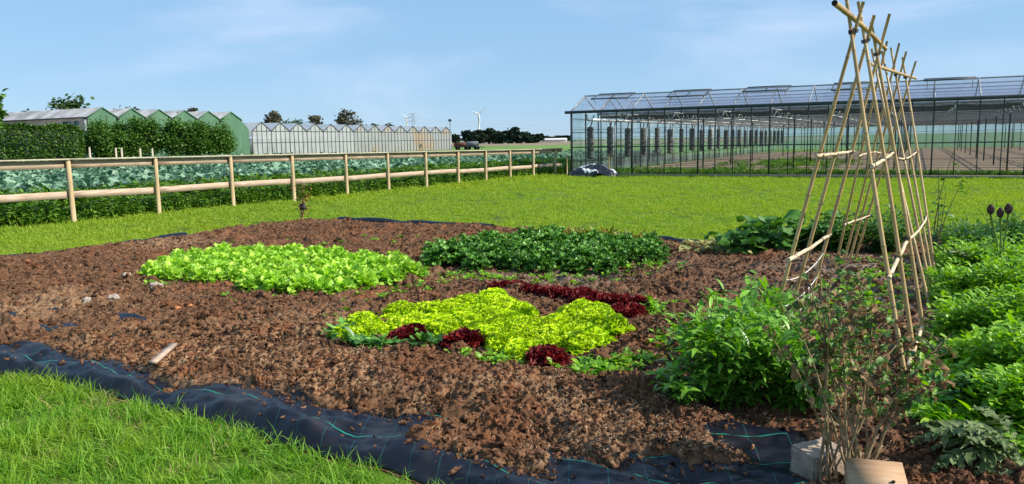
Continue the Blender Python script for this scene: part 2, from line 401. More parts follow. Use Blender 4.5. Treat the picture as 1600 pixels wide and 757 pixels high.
M['postwood'] = mat('post_wood', (0.40, 0.28, 0.14), (0.58, 0.43, 0.25), scale=5, rough=0.75, bump=0.3, stretch=(4, 4, 0.6), c3=(0.42, 0.36, 0.2), scale3=1.0)
M['capwood'] = mat('cap_board_wood', (0.42, 0.37, 0.27), (0.55, 0.47, 0.34), scale=4, rough=0.8, stretch=(1, 1, 1))
M['greymetal'] = mat('dark_green_frame', (0.028, 0.04, 0.036), (0.05, 0.062, 0.055), scale=5, rough=0.5, spec=0.4)
M['galv'] = mat('galvanised_steel', (0.27, 0.28, 0.28), (0.42, 0.42, 0.41), scale=6, rough=0.5, spec=0.5, metal=0.2)
M['whitepaint'] = mat('white_paint', (0.74, 0.75, 0.74), (0.8, 0.8, 0.79), scale=2, rough=0.5)
M['screen'] = mat('folded_screen', (0.06, 0.062, 0.055), (0.15, 0.15, 0.14), scale=9, rough=0.9, bump=0.6, stretch=(1, 1, 6))
M['rust'] = mat('brown_beam', (0.13, 0.07, 0.045), (0.2, 0.12, 0.08), scale=3, rough=0.8)
M['glass'] = glass_mat('clear_glass', (0.92, 0.96, 0.95), gloss=0.6)
M['roofglass'] = glass_mat('roof_glass', (0.90, 0.92, 0.96), diff=0.13, dcol=(0.42, 0.45, 0.54), gloss=.5)
M['oldglass'] = glass_mat('dusty_glass', (0.80, 0.90, 0.88), diff=0.5, dcol=(0.52, 0.66, 0.64))
M['endglass'] = glass_mat('end_wall_glass', (0.86, 0.93, 0.91), diff=0.22, dcol=(0.50, 0.64, 0.61))
M['chalk'] = glass_mat('whitewashed_glass', (0.8, 0.82, 0.82), diff=0.72, dcol=(0.62, 0.63, 0.64), c_orange=None)
M['chalko'] = glass_mat('stained_whitewashed_glass', (0.8, 0.82, 0.82), diff=0.72, dcol=(0.52, 0.52, 0.51), c_orange=(0.62, 0.42, 0.25))
M['greenclad'] = mat('green_cladding', (0.065, 0.15, 0.085), (0.095, 0.19, 0.115), scale=0.7, rough=0.55, spec=0.35, stretch=(1, 1, 0.3))
M['asb'] = mat('weathered_roof_sheet', (0.36, 0.34, 0.33), (0.56, 0.54, 0.52), scale=0.8, rough=0.85, c3=(0.28, 0.26, 0.25), scale3=0.35)
M['darkwall'] = mat('dark_shed_wall', (0.07, 0.07, 0.072), (0.12, 0.12, 0.12), scale=1.0, rough=0.7)
M['window'] = mat('window_glass_dark', (0.10, 0.11, 0.12), rough=0.15, spec=0.6)
M['rim'] = mat('dark_trim', (0.05, 0.055, 0.055), rough=0.6)
M['cropsoil'] = mat('field_soil', (0.05, 0.05, 0.025), (0.09, 0.10, 0.04), scale=0.8, rough=0.95, coord='World')
M['ghsoil'] = mat('greenhouse_soil', (0.17, 0.115, 0.075), (0.33, 0.23, 0.15), scale=1.6, rough=0.95, bump=0.8, bscale=8, coord='World', stretch=(0.5, 2.0, 1))
M['fargreen'] = mat('far_green_field', (0.10, 0.19, 0.03), (0.16, 0.25, 0.05), scale=0.08, rough=0.95, coord='World')
M['farbrown'] = mat('far_brown_field', (0.20, 0.15, 0.09), (0.26, 0.21, 0.13), scale=0.05, rough=0.95, coord='World')
M['clod'] = None
M['fibre'] = mat('dry_fibre', (0.22, 0.13, 0.075), (0.50, 0.35, 0.22), tint='tint', rough=0.8, spec=0.15)
M['stone'] = mat('pale_stone', (0.32, 0.27, 0.21), (0.46, 0.40, 0.33), scale=18, rough=0.85, bump=0.4)
M['orangeclay'] = mat('orange_clay', (0.45, 0.17, 0.06), (0.55, 0.25, 0.10), scale=18, rough=0.85)
M['concrete'] = mat('pale_paving', (0.30, 0.225, 0.16), (0.42, 0.33, 0.25), scale=14, rough=0.85, bump=0.35)
M['ply'] = mat('plywood', (0.36, 0.22, 0.12), (0.46, 0.30, 0.18), scale=6, rough=0.65, stretch=(1, 6, 1))
M['plank'] = mat('weathered_plank', (0.36, 0.25, 0.18), (0.50, 0.38, 0.28), scale=9, rough=0.8, stretch=(6, 1, 6))
M['blackfoil'] = mat('black_foil', (0.012, 0.013, 0.02), (0.03, 0.032, 0.045), scale=5, rough=0.35, spec=0.5, bump=0.5, bscale=9)
M['whitefoil'] = mat('white_foil', (0.62, 0.62, 0.66), (0.8, 0.8, 0.8), scale=5, rough=0.45)
M['turbine'] = mat('turbine_white', (0.78, 0.79, 0.8), rough=0.45)
M['pylon'] = mat('pylon_grey', (0.36, 0.39, 0.42), rough=0.6)
M['trailerbrown'] = mat('rusty_panel', (0.14, 0.05, 0.035), (0.2, 0.09, 0.06), scale=1, rough=0.7)
M['tank'] = mat('grey_tank', (0.14, 0.15, 0.155), (0.2, 0.21, 0.21), scale=1, rough=0.5)
M['tyre'] = mat('tyre', (0.02, 0.02, 0.02), rough=0.8)
M['farwall'] = mat('far_building', (0.6, 0.56, 0.52), (0.7, 0.66, 0.62), scale=0.1, rough=0.8)
M['redroof'] = mat('far_red_roof', (0.28, 0.12, 0.08), rough=0.8)

def soil_material(name, vary=False):
    Q = bpy.data.materials.new(name); Q.use_nodes = True
    t = Q.node_tree; n = t.nodes; L = t.links; n.clear()
    out = n.new('ShaderNodeOutputMaterial'); p = n.new('ShaderNodeBsdfPrincipled')
    p.inputs['Roughness'].default_value = 0.95; p.inputs['Specular IOR Level'].default_value = 0.12
    ge = n.new('ShaderNodeNewGeometry')
    def noise(sc, det=5, st=None):
        q = n.new('ShaderNodeTexNoise'); q.inputs['Scale'].default_value = sc; q.inputs['Detail'].default_value = det; q.inputs['Roughness'].default_value = 0.65
        L.new(ge.outputs['Position'], q.inputs['Vector']); return q.outputs['Fac']
    def rng(f, a, b, lo=0, hi=1):
        q = n.new('ShaderNodeMapRange'); q.inputs['From Min'].default_value = a; q.inputs['From Max'].default_value = b
        q.inputs['To Min'].default_value = lo; q.inputs['To Max'].default_value = hi
        L.new(f, q.inputs['Value']); return q.outputs[0]
    def mix(f, a, b):
        q = n.new('ShaderNodeMix'); q.data_type = 'RGBA'; L.new(f, q.inputs['Factor'])
        for k, v in (('A', a), ('B', b)):
            if isinstance(v, tuple): q.inputs[k].default_value = (*v, 1)
            else: L.new(v, q.inputs[k])
        return q.outputs['Result']
    c = mix(rng(noise(22), 0.32, 0.68), (0.042, 0.020, 0.011), (0.200, 0.102, 0.054))
    c = mix(rng(noise(2.6, 4), 0.50, 0.72, 0, 0.8), c, (0.22, 0.082, 0.034))
    c = mix(rng(noise(70, 3), 0.56, 0.76, 0, 0.7), c, (0.35, 0.215, 0.125))
    at_ = n.new('ShaderNodeAttribute'); at_.attribute_name = 'dry'
    mm = n.new('ShaderNodeMath'); mm.operation = 'MULTIPLY'
    L.new(at_.outputs['Fac'], mm.inputs[0]); L.new(rng(noise(42, 5), 0.36, 0.60, 0.0, 1.0), mm.inputs[1])
    c = mix(mm.outputs[0], c, (0.42, 0.265, 0.145))
    ag = n.new('ShaderNodeAttribute'); ag.attribute_name = 'grey'
    mg = n.new('ShaderNodeMath'); mg.operation = 'MULTIPLY'
    L.new(ag.outputs['Fac'], mg.inputs[0]); L.new(rng(noise(17, 4), 0.3, 0.6, 0.2, 1.0), mg.inputs[1])
    c = mix(mg.outputs[0], c, (0.24, 0.20, 0.16))
    if vary:
        oi = n.new('ShaderNodeObjectInfo'); hs = n.new('ShaderNodeHueSaturation'); L.new(c, hs.inputs['Color'])
        L.new(rng(oi.outputs['Random'], 0, 1, 0.45, 1.5), hs.inputs['Value']); c = hs.outputs[0]
    L.new(c, p.inputs['Base Color'])
    b = n.new('ShaderNodeBump'); b.inputs['Strength'].default_value = 0.9; b.inputs['Distance'].default_value = 0.012
    L.new(noise(55, 6), b.inputs['Height']); L.new(b.outputs[0], p.inputs['Normal'])
    L.new(p.outputs[0], out.inputs[0])
    return Q
M['soil'] = soil_material('garden_soil')
M['clod'] = soil_material('soil_clod', True)

def fabric_material():
    Q = bpy.data.materials.new('woven_ground_cover'); Q.use_nodes = True
    t = Q.node_tree; n = t.nodes; L = t.links; n.clear()
    out = n.new('ShaderNodeOutputMaterial'); p = n.new('ShaderNodeBsdfPrincipled')
    p.inputs['Roughness'].default_value = 0.40; p.inputs['Specular IOR Level'].default_value = 0.32
    uv = n.new('ShaderNodeAttribute'); uv.attribute_name = 'weave'
    sx = n.new('ShaderNodeSeparateXYZ'); L.new(uv.outputs['Vector'], sx.inputs[0])
    def lines(src, period, width, off):
        a = n.new('ShaderNodeMath'); a.operation = 'ADD'; a.inputs[1].default_value = off; L.new(src, a.inputs[0])
        b = n.new('ShaderNodeMath'); b.operation = 'FLOORED_MODULO'; b.inputs[1].default_value = period; L.new(a.outputs[0], b.inputs[0])
        c = n.new('ShaderNodeMath'); c.operation = 'LESS_THAN'; c.inputs[1].default_value = width; L.new(b.outputs[0], c.inputs[0])
        return c.outputs[0]
    l1 = lines(sx.outputs['Y'], 0.30, 0.0045, 0.085)
    l2 = lines(sx.outputs['X'], 0.19, 0.0032, 0.0)
    ge = n.new('ShaderNodeNewGeometry')
    nz = n.new('ShaderNodeTexNoise'); nz.inputs['Scale'].default_value = 5; nz.inputs['Detail'].default_value = 5; L.new(ge.outputs['Position'], nz.inputs['Vector'])
    mr = n.new('ShaderNodeMapRange'); mr.inputs['From Min'].default_value = 0.52; mr.inputs['From Max'].default_value = 0.78; mr.inputs['To Max'].default_value = 0.55
    L.new(nz.outputs['Fac'], mr.inputs['Value'])
    def mix(f, a, b):
        q = n.new('ShaderNodeMix'); q.data_type = 'RGBA'
        if isinstance(f, float): q.inputs['Factor'].default_value = f
        else: L.new(f, q.inputs['Factor'])
        for k, v in (('A', a), ('B', b)):
            if isinstance(v, tuple): q.inputs[k].default_value = (*v, 1)
            else: L.new(v, q.inputs[k])
        return q.outputs['Result']
    c = mix(mr.outputs[0], (0.006, 0.007, 0.014), (0.05, 0.042, 0.04))
    c = mix(l2, c, (0.012, 0.085, 0.08)); c = mix(l1, c, (0.02, 0.27, 0.18))
    L.new(c, p.inputs['Base Color'])
    b = n.new('ShaderNodeBump'); b.inputs['Strength'].default_value = 0.25; b.inputs['Distance'].default_value = 0.004
    n2 = n.new('ShaderNodeTexNoise'); n2.inputs['Scale'].default_value = 60; n2.inputs['Detail'].default_value = 3; L.new(ge.outputs['Position'], n2.inputs['Vector'])
    L.new(n2.outputs['Fac'], b.inputs['Height']); L.new(b.outputs[0], p.inputs['Normal'])
    L.new(p.outputs[0], out.inputs[0]); return Q
M['fabric'] = fabric_material()

# ------------------------------------------------------------------ ground and bed outline
FP0 = np.array([-9.40, 16.39]); FP1 = np.array([0.95, 33.71])          # fence line
FD = (FP1 - FP0) / np.linalg.norm(FP1 - FP0); FN = np.array([-FD[1], FD[0]])   # FN points to the crop side
GO = np.array([2.7, 34.25]); GE1 = np.array([0.885, -0.4656]); GE1 /= np.linalg.norm(GE1); GE2 = np.array([-GE1[1], GE1[0]])
GL, GDEP = 32.0, 64.0
EDGE_PX = [(-260, 527), (-120, 551), (0, 573), (100, 591), (200, 613), (300, 638), (380, 656), (440, 679), (520, 701), (600, 714), (660, 736), (720, 760), (800, 800), (950, 835), (1150, 850), (1320, 850)]
EDGE = gp(EDGE_PX, 0.07)
BED = np.array([(-8.6, 9.0), (-7.36, 10.9), (-5.76, 13.4), (-4.5, 15.6), (-4.2, 15.8), (-0.47, 14.0), (2.66, 11.3), (3.4, 11.2), (6.0, 11.6), (10.5, 11.3),
                (12.5, 8.0), (9.0, 2.2), (2.6, 2.2)] + [tuple(q) for q in EDGE[::-1][1:]])
mb = MB(); R0 = 7000
mb.add([(-R0, -60, 0), (R0, -60, 0), (R0, R0, 0), (-R0, R0, 0)], np.array([(0, 1, 2, 3)]))
struct(mb.build('lawn', M['lawn']))

# visible part of the ground cover fabric (photo pixels -> ground)
VIS = gp([(-160, 505), (-60, 528), (0, 540), (75, 537), (110, 553), (210, 572), (250, 590), (300, 602), (375, 600), (440, 615), (540, 635), (610, 652), (650, 672),
          (640, 690), (700, 708), (780, 728), (842, 736), (856, 706), (900, 712), (950, 724), (980, 696), (1020, 702), (1080, 722), (1140, 726), (1172, 710),
          (1115, 690), (1085, 672), (1180, 658), (1258, 664), (1280, 720), (1275, 850), (900, 940), (700, 840), (600, 785), (0, 640), (-160, 600)], 0.08)
PATCH = [(140, 524, .16, .07), (60, 523, .2, .05), (690, 648, .26, .11), (610, 646, .20, .07), (640, 668, .30, .11), (715, 668, .20, .07), (760, 690, .12, .05), (730, 640, .10, .04), (870, 655, .1, .04), (780, 715, .12, .05), (285, 590, .12, .04)]
PATCHG = [(*g(a, b, 0.05)[:2], c, d) for a, b, c, d in PATCH]
MOUND = [(*g(a, b, 0.05)[:2], r, h) for a, b, r, h in [(1060, 688, .22, .035), (1130, 705, .12, .035), (760, 650, .35, .06), (560, 590, .6, .05), (330, 575, .4, .05), (105, 545, .18, .07),
         (850, 640, .4, .06), (960, 650, .5, .05), (700, 600, .5, .04), (1100, 440, .8, .05), (420, 500, .9, .03), (150, 460, 1.0, .03)]]
def smooth_part(x, y):
    d = sdist(x, y, BED); mk = sstep(0.0, 0.35, d)
    z = 0.006 + mk * (0.075 + 0.05 * (fbm(x * 1.1, y * 1.1, 3, 3) - 0.5))
    for cx, cy, r, h in MOUND: z = z + h * np.exp(-(((x - cx) ** 2 + (y - cy) ** 2) / (r * r)))
    return z, mk, d
def fabric_z(x, y):
    d = sdist(x, y, BED)
    z = 0.02 + 0.055 * sstep(0.0, 0.10, d) - 0.03 * sstep(0.12, 0.35, d)
    u = x * 0.83 - y * 0.55; v = x * 0.55 + y * 0.83
    fo = fbm(u * 1.8 + 1.5 * v, v * 6.5, 21, 4) - 0.5
    fo2 = 0.5 - np.abs(fbm(u * 2.3 - v, v * 2.0 + u * 1.2, 25, 2) - 0.5) * 2
    fi = (1 - np.abs(2 * fbm(u * 5 + 3 * v, v * 11 - u * 2, 27, 3) - 1))
    return np.maximum(0.012, z + sstep(0.0, 0.08, d) * (0.028 * (fi - .6) + 0.12 * fo + 0.06 * fo2 + 0.01))
def soil_z(x, y, rough=True):
    x = np.asarray(x, float); y = np.asarray(y, float)
    z, mk, d = smooth_part(x, y)
    if rough:
        w = 0.25 + 0.75 * sstep(0, .3, d)
        wx = x + 0.10 * (fbm(x * 5, y * 5, 41, 2) - .5); wy = y + 0.10 * (fbm(x * 5, y * 5, 47, 2) - .5)
        r1 = 1 - np.abs(2 * fbm(wx * 5.5, wy * 5.5, 5, 3) - 1)
        r2 = 1 - np.abs(2 * fbm(wx * 16, wy * 16, 9, 3) - 1)
        r3 = fbm(x * 48, y * 48, 13, 2); big = sstep(.62, .8, fbm(wx * 3.2, wy * 3.2, 19, 3))
        r4 = sstep(.60, .85, fbm(wx * 26, wy * 26, 15, 2))
        ro = w * mk ** .5 * (0.055 * big + 0.055 * (r1 - .6) + 0.042 * (r2 - .6) + 0.046 * (r3 - .5) - 0.045 * r4)
    else: ro = 0.0
    # where the fabric lies bare the soil is under it
    n = 0.10 * (fbm(x * 6, y * 6, 31, 3) - 0.5)
    dv = sdist(x, y, VIS) + n; bare = sstep(-0.05, 0.06, dv)
    for cx, cy, a, b in PATCHG:
        bare = np.maximum(bare, sstep(0.9, 0.35, np.sqrt(((x - cx) / a) ** 2 + ((y - cy) / b) ** 2) + 3.0 * n))
    fz = fabric_z(x, y)
    near = sstep(1.5, 1.2, np.abs(y - 5) / 2)
    front = (y < 6.6 - 0.62 * (x + 4.5)) | (y < 4.4)
    lowz = fz + 0.022 * (1 - 2 * bare); z = np.where(front & (bare < 0.5), lowz + np.maximum(z - lowz, 0) * sstep(0.0, 0.40, -dv), z)
    z = z + ro * np.where(front, (1 - bare) * (.55 + .45 * sstep(0, .3, -dv)), 1.0)
    z = np.where(front & (bare >= 0.5), np.minimum(z, 0.008), z)
    return np.maximum(z, 0.004)

def variable_axis(a, b, k):
    out = [a]
    while out[-1] < b: out.append(out[-1] + k * out[-1])
    return np.array(out)
def build_soil():
    ys = variable_axis(2.25, 16.2, 0.0024)
    th = np.linspace(-0.98, 0.98, 980)                 # fan of columns, wider apart further away
    X = np.tan(th * 0.80)[None, :] * (ys[:, None] + 0.5); Y = np.repeat(ys[:, None], len(th), 1)
    X = X + 0; Zs = soil_z(X.ravel(), Y.ravel()).reshape(X.shape)
    d = sdist(X.ravel(), Y.ravel(), BED).reshape(X.shape)
    keep = d > -0.02
    nx = len(th); idx = np.arange(X.size).reshape(X.shape)
    kq = keep[:-1, :-1] & keep[1:, :-1] & keep[1:, 1:] & keep[:-1, 1:]
    q = np.stack([idx[:-1, :-1], idx[:-1, 1:], idx[1:, 1:], idx[1:, :-1]], -1)[kq]
    used = np.zeros(X.size, bool); used[q.ravel()] = True
    remap = np.cumsum(used) - 1
    V = np.stack([X.ravel(), Y.ravel(), Zs.ravel()], -1)[used]
    b = MB(); b.add(V, remap[q])
    me = b.mesh('soil_bed')
    x, y = V[:, 0], V[:, 1]
    dz = np.zeros(len(V))
    for (px_, py_, r, s) in [(330, 580, .8, 1), (560, 600, .8, .8), (800, 690, .5, 1), (720, 640, .6, .7), (60, 490, .8, .7), (250, 385, .8, .7), (900, 700, .4, .8), (450, 540, .8, .7), (700, 700, .4, .9), (180, 540, .5, .6)]:
        c = g(px_, py_, .05); dz = np.maximum(dz, s * np.exp(-((x - c[0]) ** 2 + (y - c[1]) ** 2) / (r * r)))
    dz = dz * sstep(0.35, 0.6, fbm(x * 2, y * 2, 71, 3) + .1)
    gr = np.zeros(len(V))
    for (px_, py_, r, s) in [(1350, 470, 1.0, .9), (1330, 430, .8, .9), (880, 440, .5, .8), (1010, 420, .5, .8), (760, 440, .5, .4), (1400, 600, .6, .6), (1430, 420, 1, .8), (930, 440, .4, .8)]:
        c = g(px_, py_, .05); gr = np.maximum(gr, s * np.exp(-((x - c[0]) ** 2 + (y - c[1]) ** 2) / (r * r)))
    for nm, ar in (('dry', dz), ('grey', gr)):
        a = me.attributes.new(nm, 'FLOAT', 'POINT'); a.data.foreach_set('value', ar.astype(np.float32))
    return struct(obj('soil_bed', me, M['soil']))
build_soil()

# ground-cover fabric along the front edge of the bed
def resample(P, n):
    s = np.concatenate([[0], np.cumsum(np.linalg.norm(np.diff(P, axis=0), axis=1))])
    t = np.linspace(0, s[-1], n)
    Q = np.stack([np.interp(t, s, P[:, i]) for i in range(P.shape[1])], -1)
    for _ in range(6): Q[1:-1] = (Q[:-2] + 2 * Q[1:-1] + Q[2:]) / 4
    return Q, t
def build_fabric():
    E, s = resample(EDGE, 520); nv = 90
    nrm = np.array([0.45, 0.893]); v = np.linspace(0, 1.45, nv)
    wob = 0.02 * (fbm(s * 3, s * 0, 77, 3) - .5)
    X = E[:, None, 0] + nrm[0] * (v[None, :] + wob[:, None]); Y = E[:, None, 1] + nrm[1] * (v[None, :] + wob[:, None])
    Z = fabric_z(X.ravel(), Y.ravel()).reshape(X.shape)
    Z[:, 0] = 0.006; Z[:, 1] = np.minimum(Z[:, 1], 0.02 + 0 * Z[:, 1])
    idx = np.arange(X.size).reshape(X.shape)
    q = np.stack([idx[:-1, :-1], idx[1:, :-1], idx[1:, 1:], idx[:-1, 1:]], -1).reshape(-1, 4)
    b = MB(); b.add(np.stack([X, Y, Z], -1).reshape(-1, 3), q); me = b.mesh('ground_cover_fabric', True)
    a = me.attributes.new('weave', 'FLOAT_VECTOR', 'POINT')
    wv = np.stack([np.repeat(s[:, None], nv, 1) + 0.4 * v[None, :], np.repeat(v[None, :], len(s), 0), 0 * X], -1)
    a.data.foreach_set('vector', wv.astype(np.float32).ravel())
    o = obj('ground_cover_fabric', me, M['fabric'])
    sm = o.modifiers.new('thickness', 'SOLIDIFY'); sm.thickness = 0.003; sm.offset = 0
    tag(o, 'wrinkled black woven ground cover with green threads along the bed edge', 'fabric')
build_fabric()
# strips of the same fabric showing along the back edge of the bed
def back_strip(pts, w, label):
    P, s = resample(gp(pts), 60); d = np.gradient(P, axis=0); d /= np.linalg.norm(d, axis=1)[:, None]; nn = np.stack([-d[:, 1], d[:, 0]], -1)
    b = MB(); nv = 7; vv = np.linspace(-w / 2, w / 2, nv)
    X = P[:, None, :] + nn[:, None, :] * vv[None, :, None]
    Z = 0.012 + 0.09 * (1 - (vv / (w / 2)) ** 2)[None, :] * (0.6 + 0.8 * fbm(s * 2, s * 0 + 3, 5, 3))[:, None]
    idx = np.arange(X.shape[0] * nv).reshape(-1, nv)
    b.add(np.concatenate([X, Z[..., None]], -1).reshape(-1, 3), np.stack([idx[:-1, :-1], idx[1:, :-1], idx[1:, 1:], idx[:-1, 1:]], -1).reshape(-1, 4))
    o = b.build('ground_cover_strip', M['fabric'], smooth=True)
    sm = o.modifiers.new('thickness', 'SOLIDIFY'); sm.thickness = 0.003; sm.offset = 0
    me = o.data; a = me.attributes.new('weave', 'FLOAT_VECTOR', 'POINT')
    a.data.foreach_set('vector', np.full(len(me.vertices) * 3, 0.15, np.float32))
    tag(o, label, 'fabric')
back_strip([(530, 347), (600, 350), (690, 355), (770, 359)], 0.22, 'rolled black fabric edge along the far side of the bed against the lawn')
back_strip([(-120, 430), (-40, 417), (20, 410), (90, 401)], 0.22, 'black fabric edge where the lawn meets the bed below the fence rails')
back_strip([(1030, 379), (1060, 383), (1095, 388)], 0.16, 'short bit of black fabric edge beside the wilted squash vine')
back_strip([(190, 388), (240, 381), (290, 372)], 0.16, 'thin black fabric edge behind the green lettuce against the lawn')

# ------------------------------------------------------------------ fence
fr_rot = math.atan2(FD[1], FD[0])
posts_px = [(114, 350, 248), (247, 337, 245), (363, 325, 243), (458, 314, 241.5), (541, 306, 240), (606, 299, 238.5), (665, 293, 236.5), (715, 287, 235.5),
            (758, 283, 234.5), (796, 280, 234), (832, 277.5, 233), (866, 275.5, 232.5)]
fence = thing('rail_fence', 'pale timber two-rail fence with round posts and a cap board', 'fence', (FP0[0], FP0[1], 0), fr_rot)
ss = []
for (x, y, t) in posts_px:
    d = ray(x, y); A_ = np.array([[FD[0], -d[0]], [FD[1], -d[1]]]); sol = np.linalg.solve(A_, -FP0)
    ss.append(sol[0])
ss = [ss[0] - 4.2, ss[0] - 2.1] + ss
hts = [1.40, 1.395] + [float(np.interp(q, [0, 20], [1.385, 1.215])) for q in ss[2:]]
for i, (s_, h_) in enumerate(zip(ss, hts)):
    b = MB(); lean = U(-.012, .012, 2)
    rr = 0.047 + U(-.003, .004)
    b.tube([(0, 0, -.1), (lean[0] * .5, lean[1] * .5, h_ * .5), (lean[0], lean[1], h_ - .035), (lean[0], lean[1], h_ - 0.028)], [rr * 1.06, rr, rr * .97, rr * .85], 14)
    b.build('post', M['postwood'], fence, True, loc=(s_, -0.055, 0))
def hgt(s): return np.interp(s, ss, hts)
nb = len(ss)
for i in range(nb):
    s0 = ss[i]; s1 = ss[i + 1] if i + 1 < nb else ss[i] + 0.75
    e0, e1 = s0 + .004, s1 - .004
    for k, (dz0, dz1) in enumerate(((-.20, -.032), (-.84, -.69))):
        b = MB(); a0, a1 = float(hgt(s0)), float(hgt(min(s1, ss[-1])))
        if k: a0 += U(-.02, .02); a1 += U(-.02, .02)
        n_ = 6; xs = np.linspace(e0, e1, n_); w_ = 0.006 * np.sin(np.linspace(0, 3.1, n_)) * U(-1, 1)
        top = np.linspace(a0, a1, n_) + dz1 + w_; bot = np.linspace(a0, a1, n_) + dz0 + w_
        V = []
        for j in range(n_): V += [(xs[j], -.002, bot[j]), (xs[j], .034, bot[j]), (xs[j], .034, top[j]), (xs[j], -.002, top[j])]
        q = [(4 * j + c, 4 * j + 4 + c, 4 * j + 4 + (c + 1) % 4, 4 * j + (c + 1) % 4) for j in range(n_ - 1) for c in range(4)] + [(0, 1, 2, 3), (4 * n_ - 1, 4 * n_ - 2, 4 * n_ - 3, 4 * n_ - 4)]
        b.add(V, np.array(q)); b.build('rail', M['fencewood'], fence)
    b = MB(); a0, a1 = float(hgt(s0)), float(hgt(min(s1, ss[-1])))
    b.bar((e0, -.03, a0 - .010), (e1, -.03, a1 - .010), .17, .028); b.build('cap_board', M['capwood'], fence)
# two thin stakes by the greenhouse corner
for (x, y, t, lab) in ((886, 277, 243, 'thin wooden stake beside the last fence post'), (952, 277, 241, 'thin wooden stake standing in front of the foil heap')):
    p = g(x, y); h = at(x, t, p[1])[2]
    b = MB(); b.tube([(0, 0, -.05), (.005, 0, h * .5), (0.0, 0, h)], [.028, .026, .022], 8); o = b.build('stake', M['postwood'], None, True, loc=(p[0], p[1], 0))
    tag(o, lab, 'stake')

# ------------------------------------------------------------------ greenhouse on the right
GR = math.atan2(GE1[1], GE1[0])
gh = thing('greenhouse', 'large clear glass greenhouse with dark frame and open roof vents', 'greenhouse', (GO[0], GO[1], 0), GR)
EZ, RZ, MZ, SP = 2.74, 3.55, 1.25, 3.2
PW = 0.702; NP = int(GL / PW)
GL = NP * PW
def part(b, name, m_, parent=None, smooth=False): return b.build(name, M[m_], parent or gh, smooth)
part(MB().box(-.05, GL, -.06, .06, 0, .10), 'plinth', 'concrete')
part(MB().box(-.25, GL + .1, -.13, .05, EZ - .02, EZ + .10), 'gutter', 'greymetal')
part(MB().box(0, GL, -.02, .02, MZ - .022, MZ + .022), 'mid_rail', 'greymetal')
for zz in (.68, 1.66, 2.02, 2.4):
    part(MB().box(0, GL, -.0, .02, zz - .006, zz + .006), 'glazing_bar', 'greymetal')
mull = None
for i in range(NP + 1):
    heavy = (i % 4 == 0)
    b = MB()
    w_ = .024 if heavy else .015
    b.box(-w_, w_, -.03, .02 if not heavy else .05, .10, EZ - .02)
    part(b, 'mullion', 'greymetal').location = (i * PW, 0, 0)
def pane_mesh(z0, z1):
    b = MB(); b.add([(.016, 0, z0), (PW - .016, 0, z0), (PW - .016, 0, z1), (.016, 0, z1)], np.array([(0, 1, 2, 3)])); return b.mesh('pane')
lo_me = pane_mesh(.10, MZ - .022); hi_me = pane_mesh(MZ + .022, EZ - .02)
for me in (lo_me, hi_me):
    me.materials.append(M['glass'])
for i in range(NP):
    for me in (lo_me, hi_me): obj('pane', me, None, gh, (i * PW, 0, 0))
# roof of the first span: panes, rafters, ridge
sl_len = math.hypot(SP / 2, RZ - EZ)
def slope_pane(x0, x1, y0, z0, y1, z1, nm, m_):
    b = MB(); b.add([(x0, y0, z0), (x1, y0, z0), (x1, y1, z1), (x0, y1, z1)], np.array([(0, 1, 2, 3)]))
    o = part(b, nm, m_); return o
RP = PW * 2
for i in range(int(GL / RP)):
    x0 = i * RP
    o = slope_pane(x0 + .015, x0 + RP - .015, .03, EZ + .11, SP / 2, RZ - .01, 'roof_pane', 'roofglass')
rb = MB().bar((0, .02, EZ + .10), (0, SP / 2, RZ), .035, .05).mesh('rafter'); rb.materials.append(M['galv'])
rb2 = MB().bar((0, SP - .02, EZ + .10), (0, SP / 2, RZ), .035, .05).mesh('rafter'); rb2.materials.append(M['galv'])
for i in range(int(GL / RP) + 1):
    obj('rafter', rb, None, gh, (i * RP, 0, 0)); obj('rafter', rb2, None, gh, (i * RP + PW * .0, 0, 0))
part(MB().box(-.03, GL, SP / 2 - .025, SP / 2 + .025, RZ - .02, RZ + .03), 'ridge_bar', 'galv')
# the end wall: mullions, rails, glass, dark verge
for j in range(0, int(GDEP / 1.6) + 1):
    yy = j * 1.6
    part(MB().box(-.025, .025, -.025, .025, 0, EZ), 'end_post', 'greymetal').location = (0, yy + .08, 0)
for zz in (.6, MZ, 1.9, 2.5): part(MB().box(-.015, .015, .06, GDEP, zz - .015, zz + .015), 'end_rail', 'greymetal')
b = MB(); b.add([(-.005, .1, .05), (-.005, GDEP, .05), (-.005, GDEP, EZ), (-.005, .1, EZ)], np.array([(0, 1, 2, 3)])); part(b, 'end_glass', 'endglass')
NS = int(GDEP / SP)
for k in range(NS):
    y0 = k * SP
    b = MB(); b.bar((0, y0 + .03, EZ + .1), (0, y0 + SP / 2, RZ), .04, .06); b.bar((0, y0 + SP - .03, EZ + .1), (0, y0 + SP / 2, RZ), .04, .06); part(b, 'verge', 'galv')
    b = MB(); b.add([(0, y0 + .05, EZ + .1), (0, y0 + SP - .05, EZ + .1), (0, y0 + SP / 2, RZ - .03)], np.array([(0, 1, 2)])); part(b, 'gable_glass', 'roofglass')
